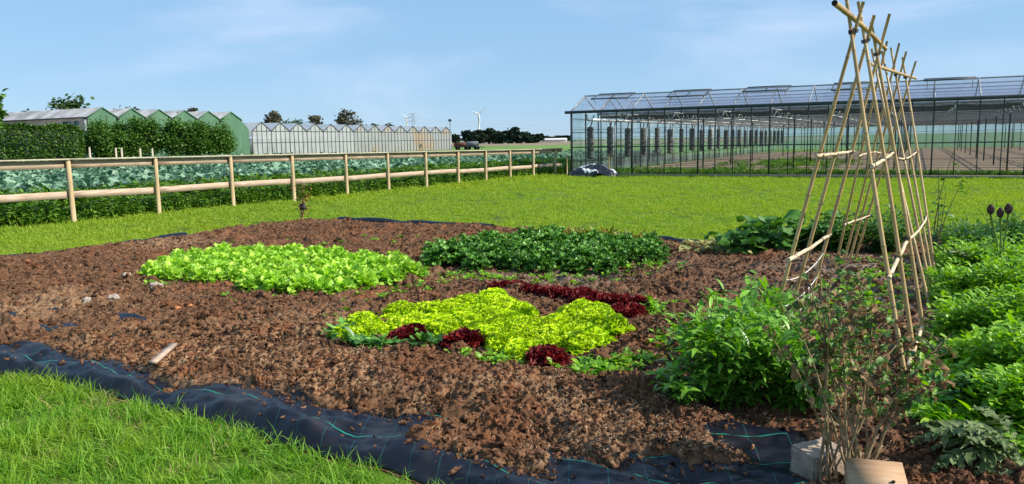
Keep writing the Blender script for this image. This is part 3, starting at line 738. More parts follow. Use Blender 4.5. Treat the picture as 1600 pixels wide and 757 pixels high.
# spans behind: gutters, roof glass, ridges
for k in range(1, NS + 1):
    y0 = k * SP
    part(MB().box(0, GL, y0 - .09, y0 + .09, EZ - .02, EZ + .08), 'valley_gutter', 'galv' if k % 2 else 'greymetal')
    if k < NS:
        part(MB().box(0, GL, y0 + SP / 2 - .025, y0 + SP / 2 + .025, RZ - .02, RZ + .03), 'ridge_bar', 'galv')
        b = MB(); b.add([(0, y0 + .1, EZ + .1), (GL, y0 + .1, EZ + .1), (GL, y0 + SP / 2, RZ - .01), (0, y0 + SP / 2, RZ - .01)], np.array([(0, 1, 2, 3)]))
        part(b, 'roof_glass', 'roofglass')
b = MB(); b.add([(0, SP - .1, EZ + .1), (GL, SP - .1, EZ + .1), (GL, SP / 2, RZ - .01), (0, SP / 2, RZ - .01)], np.array([(0, 1, 2, 3)])); part(b, 'roof_glass', 'roofglass')
# folded shade screens and pipes under the gutters, lattice girders, columns
for k in range(1, NS):
    y0 = k * SP
    b = MB(); xs = np.linspace(.3, GL - .2, 60)
    b.tube(np.stack([xs, np.full(60, y0 - .35), 2.62 + .02 * np.sin(xs * 3 + k)], -1), .07 + .02 * vn(xs * 2, xs * 0 + k, 3), 8); part(b, 'folded_screen', 'screen', None, True)
    part(MB().tube([(.2, y0 + .5, 2.42), (GL, y0 + .5, 2.42)], .028, 6), 'heating_pipe', 'galv')
tr = MB()
yy = np.arange(0.1, GDEP - .5, .8)
tr.bar((0, .1, 2.66), (0, GDEP, 2.66), .05, .04); tr.bar((0, .1, 2.36), (0, GDEP, 2.36), .05, .04)
for i, a in enumerate(yy): tr.bar((0, a, 2.36 if i % 2 else 2.66), (0, a + .8, 2.66 if i % 2 else 2.36), .025)
trm = tr.mesh('lattice_girder'); trm.materials.append(M['galv'])
for i in range(1, int(GL / (PW * 3)) + 1): obj('lattice_girder', trm, None, gh, (i * PW * 3, 0, 0))
cm_ = MB().box(-.035, .035, -.035, .035, .0, 2.74).mesh('column'); cm_.materials.append(M['galv'])
cm2 = MB().box(-.03, .03, -.03, .03, .0, 2.74).mesh('column'); cm2.materials.append(M['greymetal'])
for i in range(1, int(GL / (PW * 6)) + 1):
    for k in range(1, NS):
        if (k % 2 == 0): obj('column', cm2, None, gh, (i * PW * 6 + .06, k * SP, 0))
# rolled screens hanging along the end wall, with braces and a white heating pipe
pr = [(.02, .0)]
for q in range(26): pr.append((.14 + .02 * (q % 2) + .012 * math.sin(q * 1.7), .02 + q * .056))
pr.append((.02, 1.47))
rm = MB().lathe(pr, 12).mesh('hanging_screen_roll'); rm.materials.append(M['screen'])
for k in range(23):
    y0 = 1.2 + k * 2.55
    o = obj('hanging_screen_roll', rm, None, gh, (.42, y0, .70 + .04 * math.sin(k * 2.1))); o.scale = (1 + .12 * math.sin(k * 3), 1 + .12 * math.sin(k * 3), 1)
    part(MB().bar((.42, y0, 2.1), (.06, y0 + 1.4, 2.72), .05), 'brace', 'greymetal')
    if k % 2: part(MB().bar((.42, y0 + .7, .02), (.42, y0 + .7, 2.7), .05), 'support_post', 'whitepaint' if k % 6 == 3 else 'galv')
part(MB().tube([(.35, .9, 2.70), (.35, .9, 2.52), (.42, 1.0, 2.46), (.55, 2.0, 2.46), (.55, 30, 2.46)], .065, 10), 'heating_main', 'whitepaint', None, True)
# far wall
b = MB(); b.add([(0, GDEP, 0.05), (GL + 40, GDEP, 0.05), (GL + 40, GDEP, EZ), (0, GDEP, EZ)], np.array([(0, 1, 2, 3)])); part(b, 'back_glass', 'oldglass')
part(MB().box(0, GL + 40, GDEP - .3, GDEP - .1, 2.42, 2.75), 'back_beam', 'rust')
for i in range(int((GL + 40) / 1.6)): part(MB().box(-.03, .03, -.03, .03, 0, 2.7), 'back_post', 'greymetal').location = (i * 1.6, GDEP - .06, 0)
# roof vents, hinged at the ridge and propped open
def vent_at(px0, px1):
    def sx_(px):
        lo, hi = 0.0, GL
        for _ in range(40):
            md = (lo + hi) / 2; P_ = np.array([*(GO + GE1 * md + GE2 * 1.2), 3.5]) - [0, 0, HC]
            if 800 + F * (P_ @ _r) / (P_ @ _f) < px: lo = md
            else: hi = md
        return lo
    return sx_(px0), sx_(px1)
for (a, c, op) in ((932, 988, .16), (1049, 1108, .13), (1166, 1234, .18), (1302, 1360, .12), (1444, 1524, .24)):
    x0, x1 = vent_at(a, c)
    y1, z1 = SP / 2 - .03, RZ + .05; y0, z0 = .55, EZ + .11 + (RZ - EZ - .12) * .33 + op * 1.7
    fb = MB()
    fb.bar((x0, y0, z0), (x1, y0, z0), .05); fb.bar((x0, y1, z1), (x1, y1, z1), .05)
    for q in np.linspace(x0, x1, 3): fb.bar((q, y0, z0), (q, y1, z1), .035)
    vt = part(fb, 'roof_vent', 'greymetal')
    b = MB(); b.add([(x0, y0, z0 + .01), (x1, y0, z0 + .01), (x1, y1, z1 + .01), (x0, y1, z1 + .01)], np.array([(0, 1, 2, 3)])); part(b, 'vent_pane', 'roofglass', vt)
    b = MB()
    for q in (x0 + .1, x1 - .1): b.bar((q, y0 + .05, z0 - .02), (q, y0 + .3, EZ + .11 + (RZ - EZ) * .42), .02)
    part(b, 'vent_strut', 'galv', vt)
# floor inside
fl = MB(); c4 = [GO + GE2 * .1, GO + GE1 * (GL + 40) + GE2 * .1, GO + GE1 * (GL + 40) + GE2 * GDEP, GO + GE2 * GDEP]
fl.add([(*q, .006) for q in c4], np.array([(0, 1, 2, 3)])); struct(fl.build('greenhouse_floor', M['ghsoil']))

def inside_weeds():
    pr = []
    for k in range(3):
        b = MB(); n_ = 40; r = np.sqrt(RNG.random(n_)) * .2; a_ = U(0, 6.28, n_)
        leaves(b, np.stack([r * np.cos(a_), r * np.sin(a_), U(0, .12, n_)], -1), U(0, 6.28, n_), U(.3, 1.4, n_), U(.08, .2, n_), U(.02, .04, n_), U(.3, 1.2, n_), 'lance', 2, 0); pr.append(proto('inside_weed', b, M['weed']))
    n_ = 900; u_ = U(.3, 17, n_); v_ = .2 + 4.5 * RNG.random(n_) ** 1.5 * (1.2 - u_ / 17)
    n2 = 260; u2 = RNG.normal(7.5, 1.6, n2); v2 = RNG.normal(14, 3.5, n2); u_ = np.concatenate([u_, u2]); v_ = np.concatenate([v_, np.abs(v2)])
    P = GO[None] + GE1[None] * u_[:, None] + GE2[None] * v_[:, None]; n_ = len(P)
    scatter('greenhouse_weeds', pr, np.concatenate([P, np.full((n_, 1), .008)], -1), rrot(n_, .1), U(.5, 1.3, n_), 'green weeds on the floor just inside the clear greenhouse', 'weeds')
inside_weeds()
# ------------------------------------------------------------------ far fields
def quad_ground(name, pts, z, m_):
    b = MB(); b.add([(p[0], p[1], z) for p in pts], np.array([list(range(len(pts)))])); return struct(b.build(name, M[m_]))
A0 = FP0 - FD * 40 + FN * 1.5; A1 = FP1 + FD * 40 + FN * 1.5
quad_ground('crop_field_soil', [A0, A1, A1 + FN * 45, A0 + FN * 75], .004, 'cropsoil')
quad_ground('far_field', [(-60, 75), (40, 75), (90, 330), (-120, 330)], .010, 'fargreen')
quad_ground('stubble_field', [(-160, 240), (120, 240), (260, 700), (-300, 700)], .022, 'farbrown')

# ------------------------------------------------------------------ whitewashed glasshouse
def wall_line(px0, Y0, px1, Y1):
    a = at(px0, 230, Y0)[:2]; c = at(px1, 230, Y1)[:2]; return a, c
a, c = wall_line(395, 108, 706, 150)
d = (c - a); Ln = np.linalg.norm(d); d /= Ln
wg = thing('whitewashed_glasshouse', 'long low whitewashed glasshouse with fourteen gables beyond the crop', 'glasshouse', (a[0], a[1], 0), math.atan2(d[1], d[0]))
# local +y points away to the left
BW = Ln / 14
e1z = lambda t: 1.0
for k in range(14):
    x0 = k * BW; hz = 3.55 - .25 * k / 13; rz = hz + 1.25 - .15 * k / 13
    b = MB(); m_ = 'chalk' if k < 6 else 'chalko'
    b.add([(x0, 0, .05), (x0 + BW, 0, .05), (x0 + BW, 0, hz), (x0 + BW / 2, 0, rz), (x0, 0, hz)], np.array([(0, 1, 2, 3, 4)])); bay = b.build('glass_bay', M[m_], wg)
    fbm_ = MB()
    for q in np.linspace(0, BW, 5)[:-1]:
        zt = hz + (rz - hz) * (1 - abs(q - BW / 2) / (BW / 2))
        fbm_.box(x0 + q - (.05 if q == 0 else .03), x0 + q + (.05 if q == 0 else .03), -.07, -.01, 0, zt)
    fbm_.box(x0, x0 + BW, -.05, -.012, 1.9, 1.96); fbm_.box(x0, x0 + BW, -.05, -.012, hz - .04, hz + .04)
    fbm_.bar((x0, -.04, hz), (x0 + BW / 2, -.04, rz), .08, .1); fbm_.bar((x0 + BW, -.04, hz), (x0 + BW / 2, -.04, rz), .08, .1)
    fbm_.build('frame', M['rim'], bay)
    for sgn in (0, 1):
        b = MB(); xa = x0 if sgn == 0 else x0 + BW
        b.add([(xa, 0.02, hz), (xa, 45, hz), (x0 + BW / 2, 45, rz), (x0 + BW / 2, 0.02, rz)], np.array([(0, 1, 2, 3)])); b.build('roof_slope', M['chalk'], wg)
b = MB(); b.add([(Ln, .05, 0), (Ln, 45, 0), (Ln, 45, 3.3), (Ln, .05, 3.3)], np.array([(0, 1, 2, 3)])); b.build('side_glass', M['chalk'], wg)
b = MB(); b.box(0, Ln, 44, 44.2, 0, 3); b.build('back_wall', M['chalk'], wg)

# ------------------------------------------------------------------ green corrugated sheds
a, c = wall_line(140, 84, 380, 103)
d = (c - a); Ln = np.linalg.norm(d); d /= Ln
sh = thing('corrugated_shed', 'dark green corrugated shed row with six gables behind the hedge trees', 'shed', (a[0], a[1], 0), math.atan2(d[1], d[0]))
SB = Ln / 6
def ribbed(x0, x1, fz, rib=.33, dep=.05):
    n_ = int((x1 - x0) / rib) * 4; xs = np.linspace(x0, x1, n_ + 1); ph = np.arange(n_ + 1) % 4
    y = np.where(ph < 2, -dep, 0.0); b = MB()
    V = []; 
    for i in range(n_ + 1): V += [(xs[i], y[i], 0), (xs[i], y[i], fz(xs[i]))]
    b.add(V, np.array([(2 * i, 2 * i + 2, 2 * i + 3, 2 * i + 1) for i in range(n_)])); return b
HE, HR = 4.95, 6.0
for k in range(6):
    x0 = k * SB; up_ = -.05 * k / 5
    fz = lambda x, x0=x0, up_=up_: HE + up_ + (HR - HE) * (1 - abs(x - x0 - SB / 2) / (SB / 2))
    ribbed(x0, x0 + SB - .02, fz).build('gable_cladding', M['greenclad'], sh)
    for xa in (x0, x0 + SB):
        b = MB(); b.add([(xa, -.12, HE + up_ + .03), (xa, 42, HE + up_ + .03), (x0 + SB / 2, 42, HR + up_ + .03), (x0 + SB / 2, -.12, HR + up_ + .03)], np.array([(0, 1, 2, 3)])); b.build('roof_slope', M['asb'], sh)
    b = MB(); b.bar((x0, -.1, HE + up_), (x0 + SB / 2, -.1, HR + up_), .1, .1); b.bar((x0 + SB, -.1, HE + up_), (x0 + SB / 2, -.1, HR + up_), .1, .1); b.build('verge_trim', M['greenclad'], sh)
    if k: MB().box(x0 - .14, x0 + .14, -.2, -.02, HE + up_ - .22, HE + up_ + .08).build('gutter_outlet', M['rim'], sh)
# sloping lean-to end
fz = lambda x: 4.85 - max(0, (x - Ln)) * 1.0
ribbed(Ln, Ln + 1.1, fz).build('gable_cladding', M['greenclad'], sh)
b = MB(); b.box(Ln + 1.05, Ln + 1.15, 0, 42, 0, 3.7); b.build('end_wall', M['greenclad'], sh)
b = MB(); b.box(-.02, .05, .1, 42, 0, HE); b.build('side_wall', M['darkwall'], sh)
b = MB(); b.box(-.10, -.02, 1.4, 4.2, 3.2, 4.5); wn = b.build('window', M['window'], sh)
b = MB()
for yy in (1.4, 2.8, 4.2): b.box(-.16, -.10, yy - .06, yy + .06, 3.1, 4.6)
b.box(-.16, -.10, 1.4, 4.2, 3.1, 3.2); b.box(-.16, -.10, 1.4, 4.2, 4.5, 4.6); b.build('frame', M['galv'], wn)
MB().box(-.2, -.02, .1, .5, 0, HE).build('corner_panel', M['galv'], sh)
MB().box(-.3, .1, -.1, 42, HE - .12, HE + .02).build('eaves_gutter', M['rim'], sh)

# ------------------------------------------------------------------ trees and hedges
def tree(name, label, base, h, rx, mtl, nclump=26, nper=90, leaf=.35, trunk_h=None, cz=None, rzr=None, group=None, bare=0.0, cat='tree'):
    t = thing(name, label, cat, (base[0], base[1], 0), 0, group)
    th = trunk_h if trunk_h is not None else h * .3
    rzr = rzr or (h - th * .6) / 2; cz = cz or h - rzr
    b = MB(); b.tube([(0, 0, -.1), (.03 * h * U(-1, 1), 0, th), (0, 0, cz)], [h * .03, h * .022, h * .01], 8)
    cl = []
    for i in range(nclump):
        v = RNG.normal(size=3); v /= np.linalg.norm(v); r = U(.35, .95) ** .6
        cc = np.array([v[0] * rx * r * .85, v[1] * rx * r * .85, cz + v[2] * rzr * r * .88]); cl.append(cc)
        if i % 2 == 0: b.tube([(0, 0, max(th * .8, cz - rzr * .6)), (cc[0] * .5, cc[1] * .5, (cz + cc[2]) / 2), tuple(cc)], [h * .012, h * .008, h * .002], 5, cap=False)
    b.build('trunk', M['bark'], t)
    L_ = MB(); P = []
    for cc in cl:
        s_ = min(rx, rzr) * U(.22, .40)
        n_ = int(nper * U(.6, 1.3)); q = RNG.normal(size=(n_, 3)) * s_ * np.array([1, 1, .8]) * .62 + cc; P.append(q)
    P = np.concatenate(P); n_ = len(P)
    P[:, 2] = np.maximum(P[:, 2], .12 * h if th > .2 else .03)
    leaves(L_, P, U(0, 6.28, n_), U(-.6, 1.0, n_), leaf * U(.6, 1.3, n_), leaf * U(.5, .9, n_), .8, 'ovate', 2, 0, roll=1.2)
    L_.build('crown', M[mtl], t)
    return t
def px_base(px, Y): return at(px, 225, Y)[:2]
# clipped hedge on the left
def hedge(px0, Y0, px1, Y1, h, th, label):
    a = px_base(px0, Y0); c = px_base(px1, Y1); d = c - a; L0 = np.linalg.norm(d); d /= L0; nn = np.array([-d[1], d[0]])
    t = thing('hedge', label, 'hedge', (a[0], a[1], 0), math.atan2(d[1], d[0]))
    n_ = int(L0 * 1500); s_ = U(0, L0, n_); z_ = U(.02, 1, n_); q = U(-1, 1, n_)
    surf = RNG.random(n_) < .8; q = np.where(surf, np.sign(q) * U(.75, 1.05, n_), q)
    tp = RNG.random(n_) < .22; z_ = np.where(tp, U(.93, 1.02, n_), z_)
    bul = fbm(s_ * .9, z_ * 3, 11, 3)
    end = np.minimum(1, np.minimum(s_, L0 - s_) / 1.2 + .35)
    P = np.stack([s_, q * th / 2 * (.75 + .6 * bul) * end, z_ * h * (.93 + .13 * fbm(s_ * 1.4, s_ * 0, 4, 3)) * (1 - .25 * (1 - end))], -1)
    b = MB(); leaves(b, P, U(0, 6.28, n_), U(-.5, 1.1, n_), U(.12, .25, n_), U(.09, .17, n_), .7, 'ovate', 2, 0, roll=1.2); b.build('foliage', M['hedge'], t)
    b = MB()
    for q in np.arange(.5, L0, .9): b.tube([(q, 0, -.05), (q + .1, .05, h * .45)], [.06, .02], 6)
    b.build('stem', M['bark'], t)
hedge(-40, 66, 130, 72, 3.65, 1.6, 'long dense dark green hedge in front of the shed roof')
k = 0
for px_, top, w_, lab in ((163, 190, 27, 'round bushy hedge tree at the open corner beside the clipped hedge'), (195, 194, 24, 'dark hedge tree with low top in front of the second gable'),
                      (226, 184, 27, 'tallest leafy hedge tree in front of the green gables'), (268, 187, 24, 'pointed hedge tree with a dark gap on each side of its top'),
                      (305, 188, 24, 'steep hedge tree just before the last low one'), (336, 194, 24, 'low hedge tree at the bare end of the green shed wall')):
    Y_ = 74 + 6 * k / 5; p = px_base(px_, Y_); z = at(px_, top, Y_)[2]
    tree('hedge_tree', lab, p, z, w_ * 1.35 * Y_ / F / 1.15, 'hedge', 40, 190, .22, trunk_h=.35, cz=z * .53, rzr=z * .52, group='trees along the green shed'); k += 1
for px_, y0, y1 in ((139, 243, 231), (180, 240, 232), (189, 240, 232), (218, 240, 233), (237, 239, 233)):
    Y_ = 68; p = at(px_, 225, Y_); z = at(px_, y1 - 1, Y_)[2]
    b = MB(); b.tube([(0, 0, -.05), (0, 0, z * .97), (0, 0, z)], [.09, .085, .06], 8); o = b.build('short_post', M['capwood'], None, True, loc=(p[0], p[1], 0))
    tag(o, 'short pale post standing before the hedge trees', 'post', 'short posts along the crop')
for (px_, Y_, top, w_, mt_, lab) in (
        (110, 130, 151, 36, 'treefar', 'broad round tree rising behind the long shed roof'),
        (-22, 62, 130, 26, 'hedge', 'tall loose tree cut by the picture edge beside the hedge'),
        (428, 175, 171, 13, 'treebrown', 'narrow sparse tree behind the whitewashed glasshouse'),
        (493, 180, 177, 12, 'treebrown', 'small dark tree behind the glasshouse gables'),
        (460, 185, 186, 22, 'treefar', 'low green scrub tree peeping over the glasshouse roof'),
        (548, 180, 170, 24, 'treebrown', 'wide thin reddish tree with bare twigs on top'),
        (610, 200, 190, 11, 'treefar', 'little green tree near the far turbine'),
        (587, 200, 193, 7, 'treefar', 'tiny green tree top between reddish tree and little tree'),
        (205, 120, 164, 24, 'treebrown', 'thin twiggy tree top above the second shed roof'),
        (306, 125, 167, 10, 'treebrown', 'small twiggy tree top above the fourth shed roof'),
        (45, 125, 174, 10, 'treefar', 'slim tree tip above the left shed roof')):
    p = px_base(px_, Y_); z = at(px_, top, Y_)[2]; rx = w_ * Y_ / F
    sparse = mt_ == 'treebrown'
    tree('tree', lab, p, z, rx, mt_, 24, 36 if sparse else 90, .05 * z + .18, trunk_h=z * .35, rzr=max(z * .3, rx * .8))
# far wood
def wood(name, label, spans, Y_, mtl, leaf):
    b = MB(); tb = MB()
    for (px0, px1, top) in spans:
        w_ = (px1 - px0) / 2 * Y_ / F; p = at((px0 + px1) / 2, 225, Y_); z = at((px0 + px1) / 2, top, Y_)[2]
        for kk in range(22):
            v = RNG.normal(size=3); v /= np.linalg.norm(v); r = U(.3, 1)
            cc = np.array([p[0] + v[0] * w_ * .8 * r, p[1] + v[1] * w_ * .8 * r, z * .52 + v[2] * z * .40 * r])
            n_ = 60; q = RNG.normal(size=(n_, 3)) * z * .07 + cc; q[:, 2] = np.clip(q[:, 2], .3, z * 1.02)
            leaves(b, q, U(0, 6.28, n_), U(-.5, 1, n_), leaf * U(.7, 1.3, n_), leaf * U(.6, 1, n_), .6, 'ovate', 2, 0, roll=1.2, tint=np.full(n_, U(0, 1)) * .6 + U(0, .4, n_))
        tb.tube([(p[0], p[1], -.1), (p[0], p[1], z * .5)], [z * .03, z * .015], 6)
    o = b.build(name, M[mtl]); tag(o, label, 'wood', kind='stuff')
    t_ = tb.build('trunks', M['bark'], o); t_['kind'] = 'stuff'
wood('far_wood', 'dark rounded far wood below the wind turbine', [(720, 745, 204), (733, 760, 202), (752, 780, 199.5), (772, 800, 203), (790, 813, 200), (812, 832, 208), (828, 850, 209.5), (726, 752, 206), (742, 768, 205), (760, 790, 206), (780, 806, 206), (800, 824, 207), (820, 842, 211)], 420, 'woods', 1.7)
wood('distant_trees', 'faint low distant trees on the horizon beside the greenhouse corner', [(700, 722, 211), (850, 868, 213), (866, 880, 212.5), (876, 892, 212)], 600, 'woods', 1.9)

# ------------------------------------------------------------------ turbines, pylon, lamp, far farm things
def turbine(px_, hub, Y_, bl, rotang, label):
    p = at(px_, 225, Y_)[:2]; hz = at(px_, hub, Y_)[2]
    t = thing('wind_turbine', label, 'wind turbine', (p[0], p[1], 0))
    MB().tube([(0, 0, 0), (0, 0, hz * .5), (0, 0, hz)], [3.0, 2.4, 1.7], 12).build('tower', M['turbine'], t, True)
    MB().tube([(0, 4.5, hz), (0, 3, hz), (0, -3, hz), (0, -4.5, hz)], [1.2, 2.4, 2.4, 1.6], 10).build('nacelle', M['pylon'], t, True)
    MB().tube([(0, -4.5, hz), (0, -6, hz), (0, -7.2, hz)], [1.9, 1.7, .5], 10).build('hub', M['turbine'], t, True)
    for k in range(3):
        an = rotang + k * 2 * math.pi / 3; dx, dz = math.cos(an), math.sin(an); b = MB()
        V = []; prof = [(0, 1.2), (.12, 1.9), (.4, 1.4), (.8, .8), (1, .25)]
        for s_, w_ in prof:
            for yy, ww in ((-5.6, -w_), (-6.3, 0), (-5.6, w_), (-5.2, 0)): V.append((dx * bl * s_ - dz * ww, yy, hz + dz * bl * s_ + dx * ww))
        q = [(4 * j + c_, 4 * j + (c_ + 1) % 4, 4 * j + 4 + (c_ + 1) % 4, 4 * j + 4 + c_) for j in range(len(prof) - 1) for c_ in range(4)] + [(0, 1, 2, 3), (len(V) - 1, len(V) - 2, len(V) - 3, len(V) - 4)]
        b.add(V, np.array(q)); b.build('blade', M['turbine'], t)
turbine(749, 178.5, 2100, 24, math.radians(38), 'white wind turbine rising above the dark far wood')
turbine(637, 184.5, 2300, 22, math.radians(22), 'smaller white wind turbine beside the lattice pylon')
p = at(647, 225, 1100)[:2]; hz = at(647, 176.5, 1100)[2]
t = thing('power_pylon', 'faint grey lattice power pylon behind the glasshouse roof', 'pylon', (p[0], p[1], 0))
b = MB(); W0 = 3.2; lev = [0, .25, .45, .62, .76, .88, 1.0]
wid = lambda s_: W0 * (1 - s_) ** .8 + .5
for sx_, sy_ in ((-1, -1), (1, -1), (1, 1), (-1, 1)):
    for s0, s1 in zip(lev[:-1], lev[1:]):
        b.bar((sx_ * wid(s0), sy_ * wid(s0), s0 * hz), (sx_ * wid(s1), sy_ * wid(s1), s1 * hz), .34)
        b.bar((sx_ * wid(s0), sy_ * wid(s0), s0 * hz), (-sx_ * wid(s1) if sy_ * sx_ > 0 else sx_ * wid(s1), sy_ * wid(s1) if sy_ * sx_ > 0 else -sy_ * wid(s1), s1 * hz), .22)
b.build('tower', M['pylon'], t)
for s_, ln_ in ((.72, 7), (.84, 9), (.96, 6)):
    b = MB(); z_ = s_ * hz
    b.bar((-ln_, 0, z_), (ln_, 0, z_), .35); b.bar((-ln_, 0, z_), (0, 0, z_ + 1.8), .25); b.bar((ln_, 0, z_), (0, 0, z_ + 1.8), .25)
    for q in (-ln_, ln_): b.bar((q, 0, z_), (q, 0, z_ - 1.6), .25)
    b.build('cross_arm', M['pylon'], t)
for k_, dz_ in enumerate((.72, .84)):
    a_ = np.array([p[0] + 8, p[1], hz * dz_ - 1.6]); e_ = at(1100, 205 - 4 * k_, 900)
    tt = np.linspace(0, 1, 24); P = a_[None] * (1 - tt)[:, None] + e_[None] * tt[:, None]; P[:, 2] -= 4 * 4 * tt * (1 - tt)
    MB().tube(P - np.array([p[0], p[1], 0]), .05, 4).build('power_line', M['pylon'], t)
p = at(704, 225, 140); hz = at(704, 190, 140)[2]
t = thing('lamp_post', 'thin pole with a dark round lamp at the end of the whitewashed glasshouse', 'lamp post', (p[0], p[1], 0))
MB().tube([(0, 0, 0), (0, 0, hz)], [.09, .06], 8).build('pole', M['galv'], t)
MB().lathe([(.05, hz - .05), (.28, hz + .02), (.34, hz + .22), (.22, hz + .4), (.03, hz + .46)], 10).build('lamp_head', M['rim'], t, True)
def trailer(px_, Y_, lab, tank):
    p = at(px_, 225, Y_); t = thing('farm_trailer', lab, 'trailer', (p[0], p[1], 0), U(-.3, .1)); t.scale = (.8, .8, .85)
    MB().box(-1.9, 1.9, -.9, .9, .55, .72).build('chassis', M['rim'], t)
    if tank: MB().tube([(-1.55, 0, 1.25), (-1.4, 0, 1.25), (1.4, 0, 1.25), (1.55, 0, 1.25)], [.3, .62, .62, .3], 14).build('tank', M['tank'], t, True)
    else:
        b = MB(); b.box(-1.85, 1.85, -.9, -.82, .72, 1.7); b.box(-1.85, 1.85, .82, .9, .72, 1.7); b.box(-1.85, -1.77, -.82, .82, .72, 1.7); b.box(1.77, 1.85, -.82, .82, .72, 1.7); b.build('box_sides', M['trailerbrown'], t)
    for wx in (-1.1, 1.1):
        for wy in (-.95, .95):
            w_ = MB(); w_.tube([(wx, wy - .12, .42), (wx, wy - .1, .42), (wx, wy + .1, .42), (wx, wy + .12, .42)], [.3, .42, .42, .3], 14); w_.build('wheel', M['tyre'], t)
    MB().bar((1.9, 0, .6), (3.2, 0, .45), .12).build('drawbar', M['rim'], t)
trailer(722, 150, 'rusty brown farm trailer parked beyond the crop', False)
trailer(738, 148, 'dark grey tank trailer parked beside the brown trailer', True)
def far_barn(px0, px1, Y_, top, lab, roofm):
    a = at(px0, 225, Y_); c = at(px1, 225, Y_); z = at((px0 + px1) / 2, top, Y_)[2]; L0 = c[0] - a[0]
    t = thing('far_building', lab, 'building', (a[0], a[1], 0))
    MB().box(0, L0, 0, 12, 0, z * .6).build('wall', M['farwall'], t)
    b = MB(); b.add([(-.3, -.4, z * .6 + .02), (L0 + .3, -.4, z * .6 + .02), (L0 + .3, 6, z), (-.3, 6, z), (L0 + .3, 12.4, z * .6 + .02), (-.3, 12.4, z * .6 + .02)], np.array([(0, 1, 2, 3), (3, 2, 4, 5)])); b.build('roof', M[roofm], t)
far_barn(742, 800, 560, 217.6, 'long low pale building on the horizon below the far wood', 'farwall')
far_barn(812, 830, 520, 215.5, 'small red roofed building on the horizon right of the wood', 'redroof')
far_barn(846, 886, 540, 216.2, 'long pale low building on the horizon next to the greenhouse', 'farwall')

# ------------------------------------------------------------------ crop behind the fence
def crop():
    prs = []
    for k in range(5):
        b = MB(); n_ = 32; az = np.arange(n_) * 2.4 + U(-.3, .3, n_); t = np.linspace(0, 1, n_)
        base = np.stack([.03 * np.cos(az), .03 * np.sin(az), .22 + .22 * (1 - t)], -1)
        leaves(b, base, az, .15 + .9 * (1 - t) + U(-.15, .15, n_), U(.16, .28, n_), U(.10, .15, n_), U(.3, 1.6, n_), 'spoon', 5, .3, .16, 1.6, .7)
        b.tube([(0, 0, 0), (0, 0, .42)], [.025, .02], 6)
        prs.append(proto('brassica', b, M['brassica'], True))
    P = []
    for o_ in np.concatenate([np.arange(2.0, 20, .48), np.arange(20, 48, .7)]):
        sp = .40 if o_ < 8 else (.55 if o_ < 20 else .9)
        s_ = np.arange(-22, 42, sp); s_ = s_ + U(-.08, .08, len(s_))
        q = FP0[None] + FD[None] * s_[:, None] + FN[None] * (o_ + U(-.06, .06, len(s_)))[:, None]; P.append(q)
    P = np.concatenate(P)
    a = (P - GO) @ GE1; P = P[~((a > -1.0) & ((P - GO) @ GE2 > -.5))]
    n_ = len(P); scatter('brassica_crop', prs, np.concatenate([P, np.zeros((n_, 1))], -1), rrot(n_, .1), U(1.0, 1.45, n_), 'blue-green brassica crop filling the field behind the fence', 'crop')
    # weeds at the foot of the crop
    ws = []
    for k in range(4):
        b = MB(); n_ = 60; r = np.sqrt(RNG.random(n_)) * .16; a_ = U(0, 6.28, n_)
        base = np.stack([r * np.cos(a_), r * np.sin(a_), U(.02, .42, n_)], -1)
        leaves(b, base, a_ + U(-.6, .6, n_), U(-.1, 1.0, n_), U(.07, .16, n_), U(.03, .06, n_), U(.4, 1.2, n_), 'ovate', 3, .25)
        for q in range(7): b.tube([(U(-.05, .05), U(-.05, .05), 0), (U(-.12, .12), U(-.12, .12), .42)], [.004, .002], 4, cap=False)
        ws.append(proto('weed', b, M['weed']))
    n_ = 4200; s_ = U(-20, 26, n_); o_ = U(.12, 2.0, n_)
    q = FP0[None] + FD[None] * s_[:, None] + FN[None] * o_[:, None]
    a = (q - GO) @ GE1; q = q[a < -.4]; n_ = len(q); oo = (q - FP0) @ FN
    scatter('field_edge_weeds', ws, np.concatenate([q, np.zeros((n_, 1))], -1), rrot(n_, .15), (.65 + .35 * np.clip(oo, 0, 1.6)) * U(.5, 1.45, n_), 'dark green weeds growing along the field edge under the fence', 'weeds')
crop()

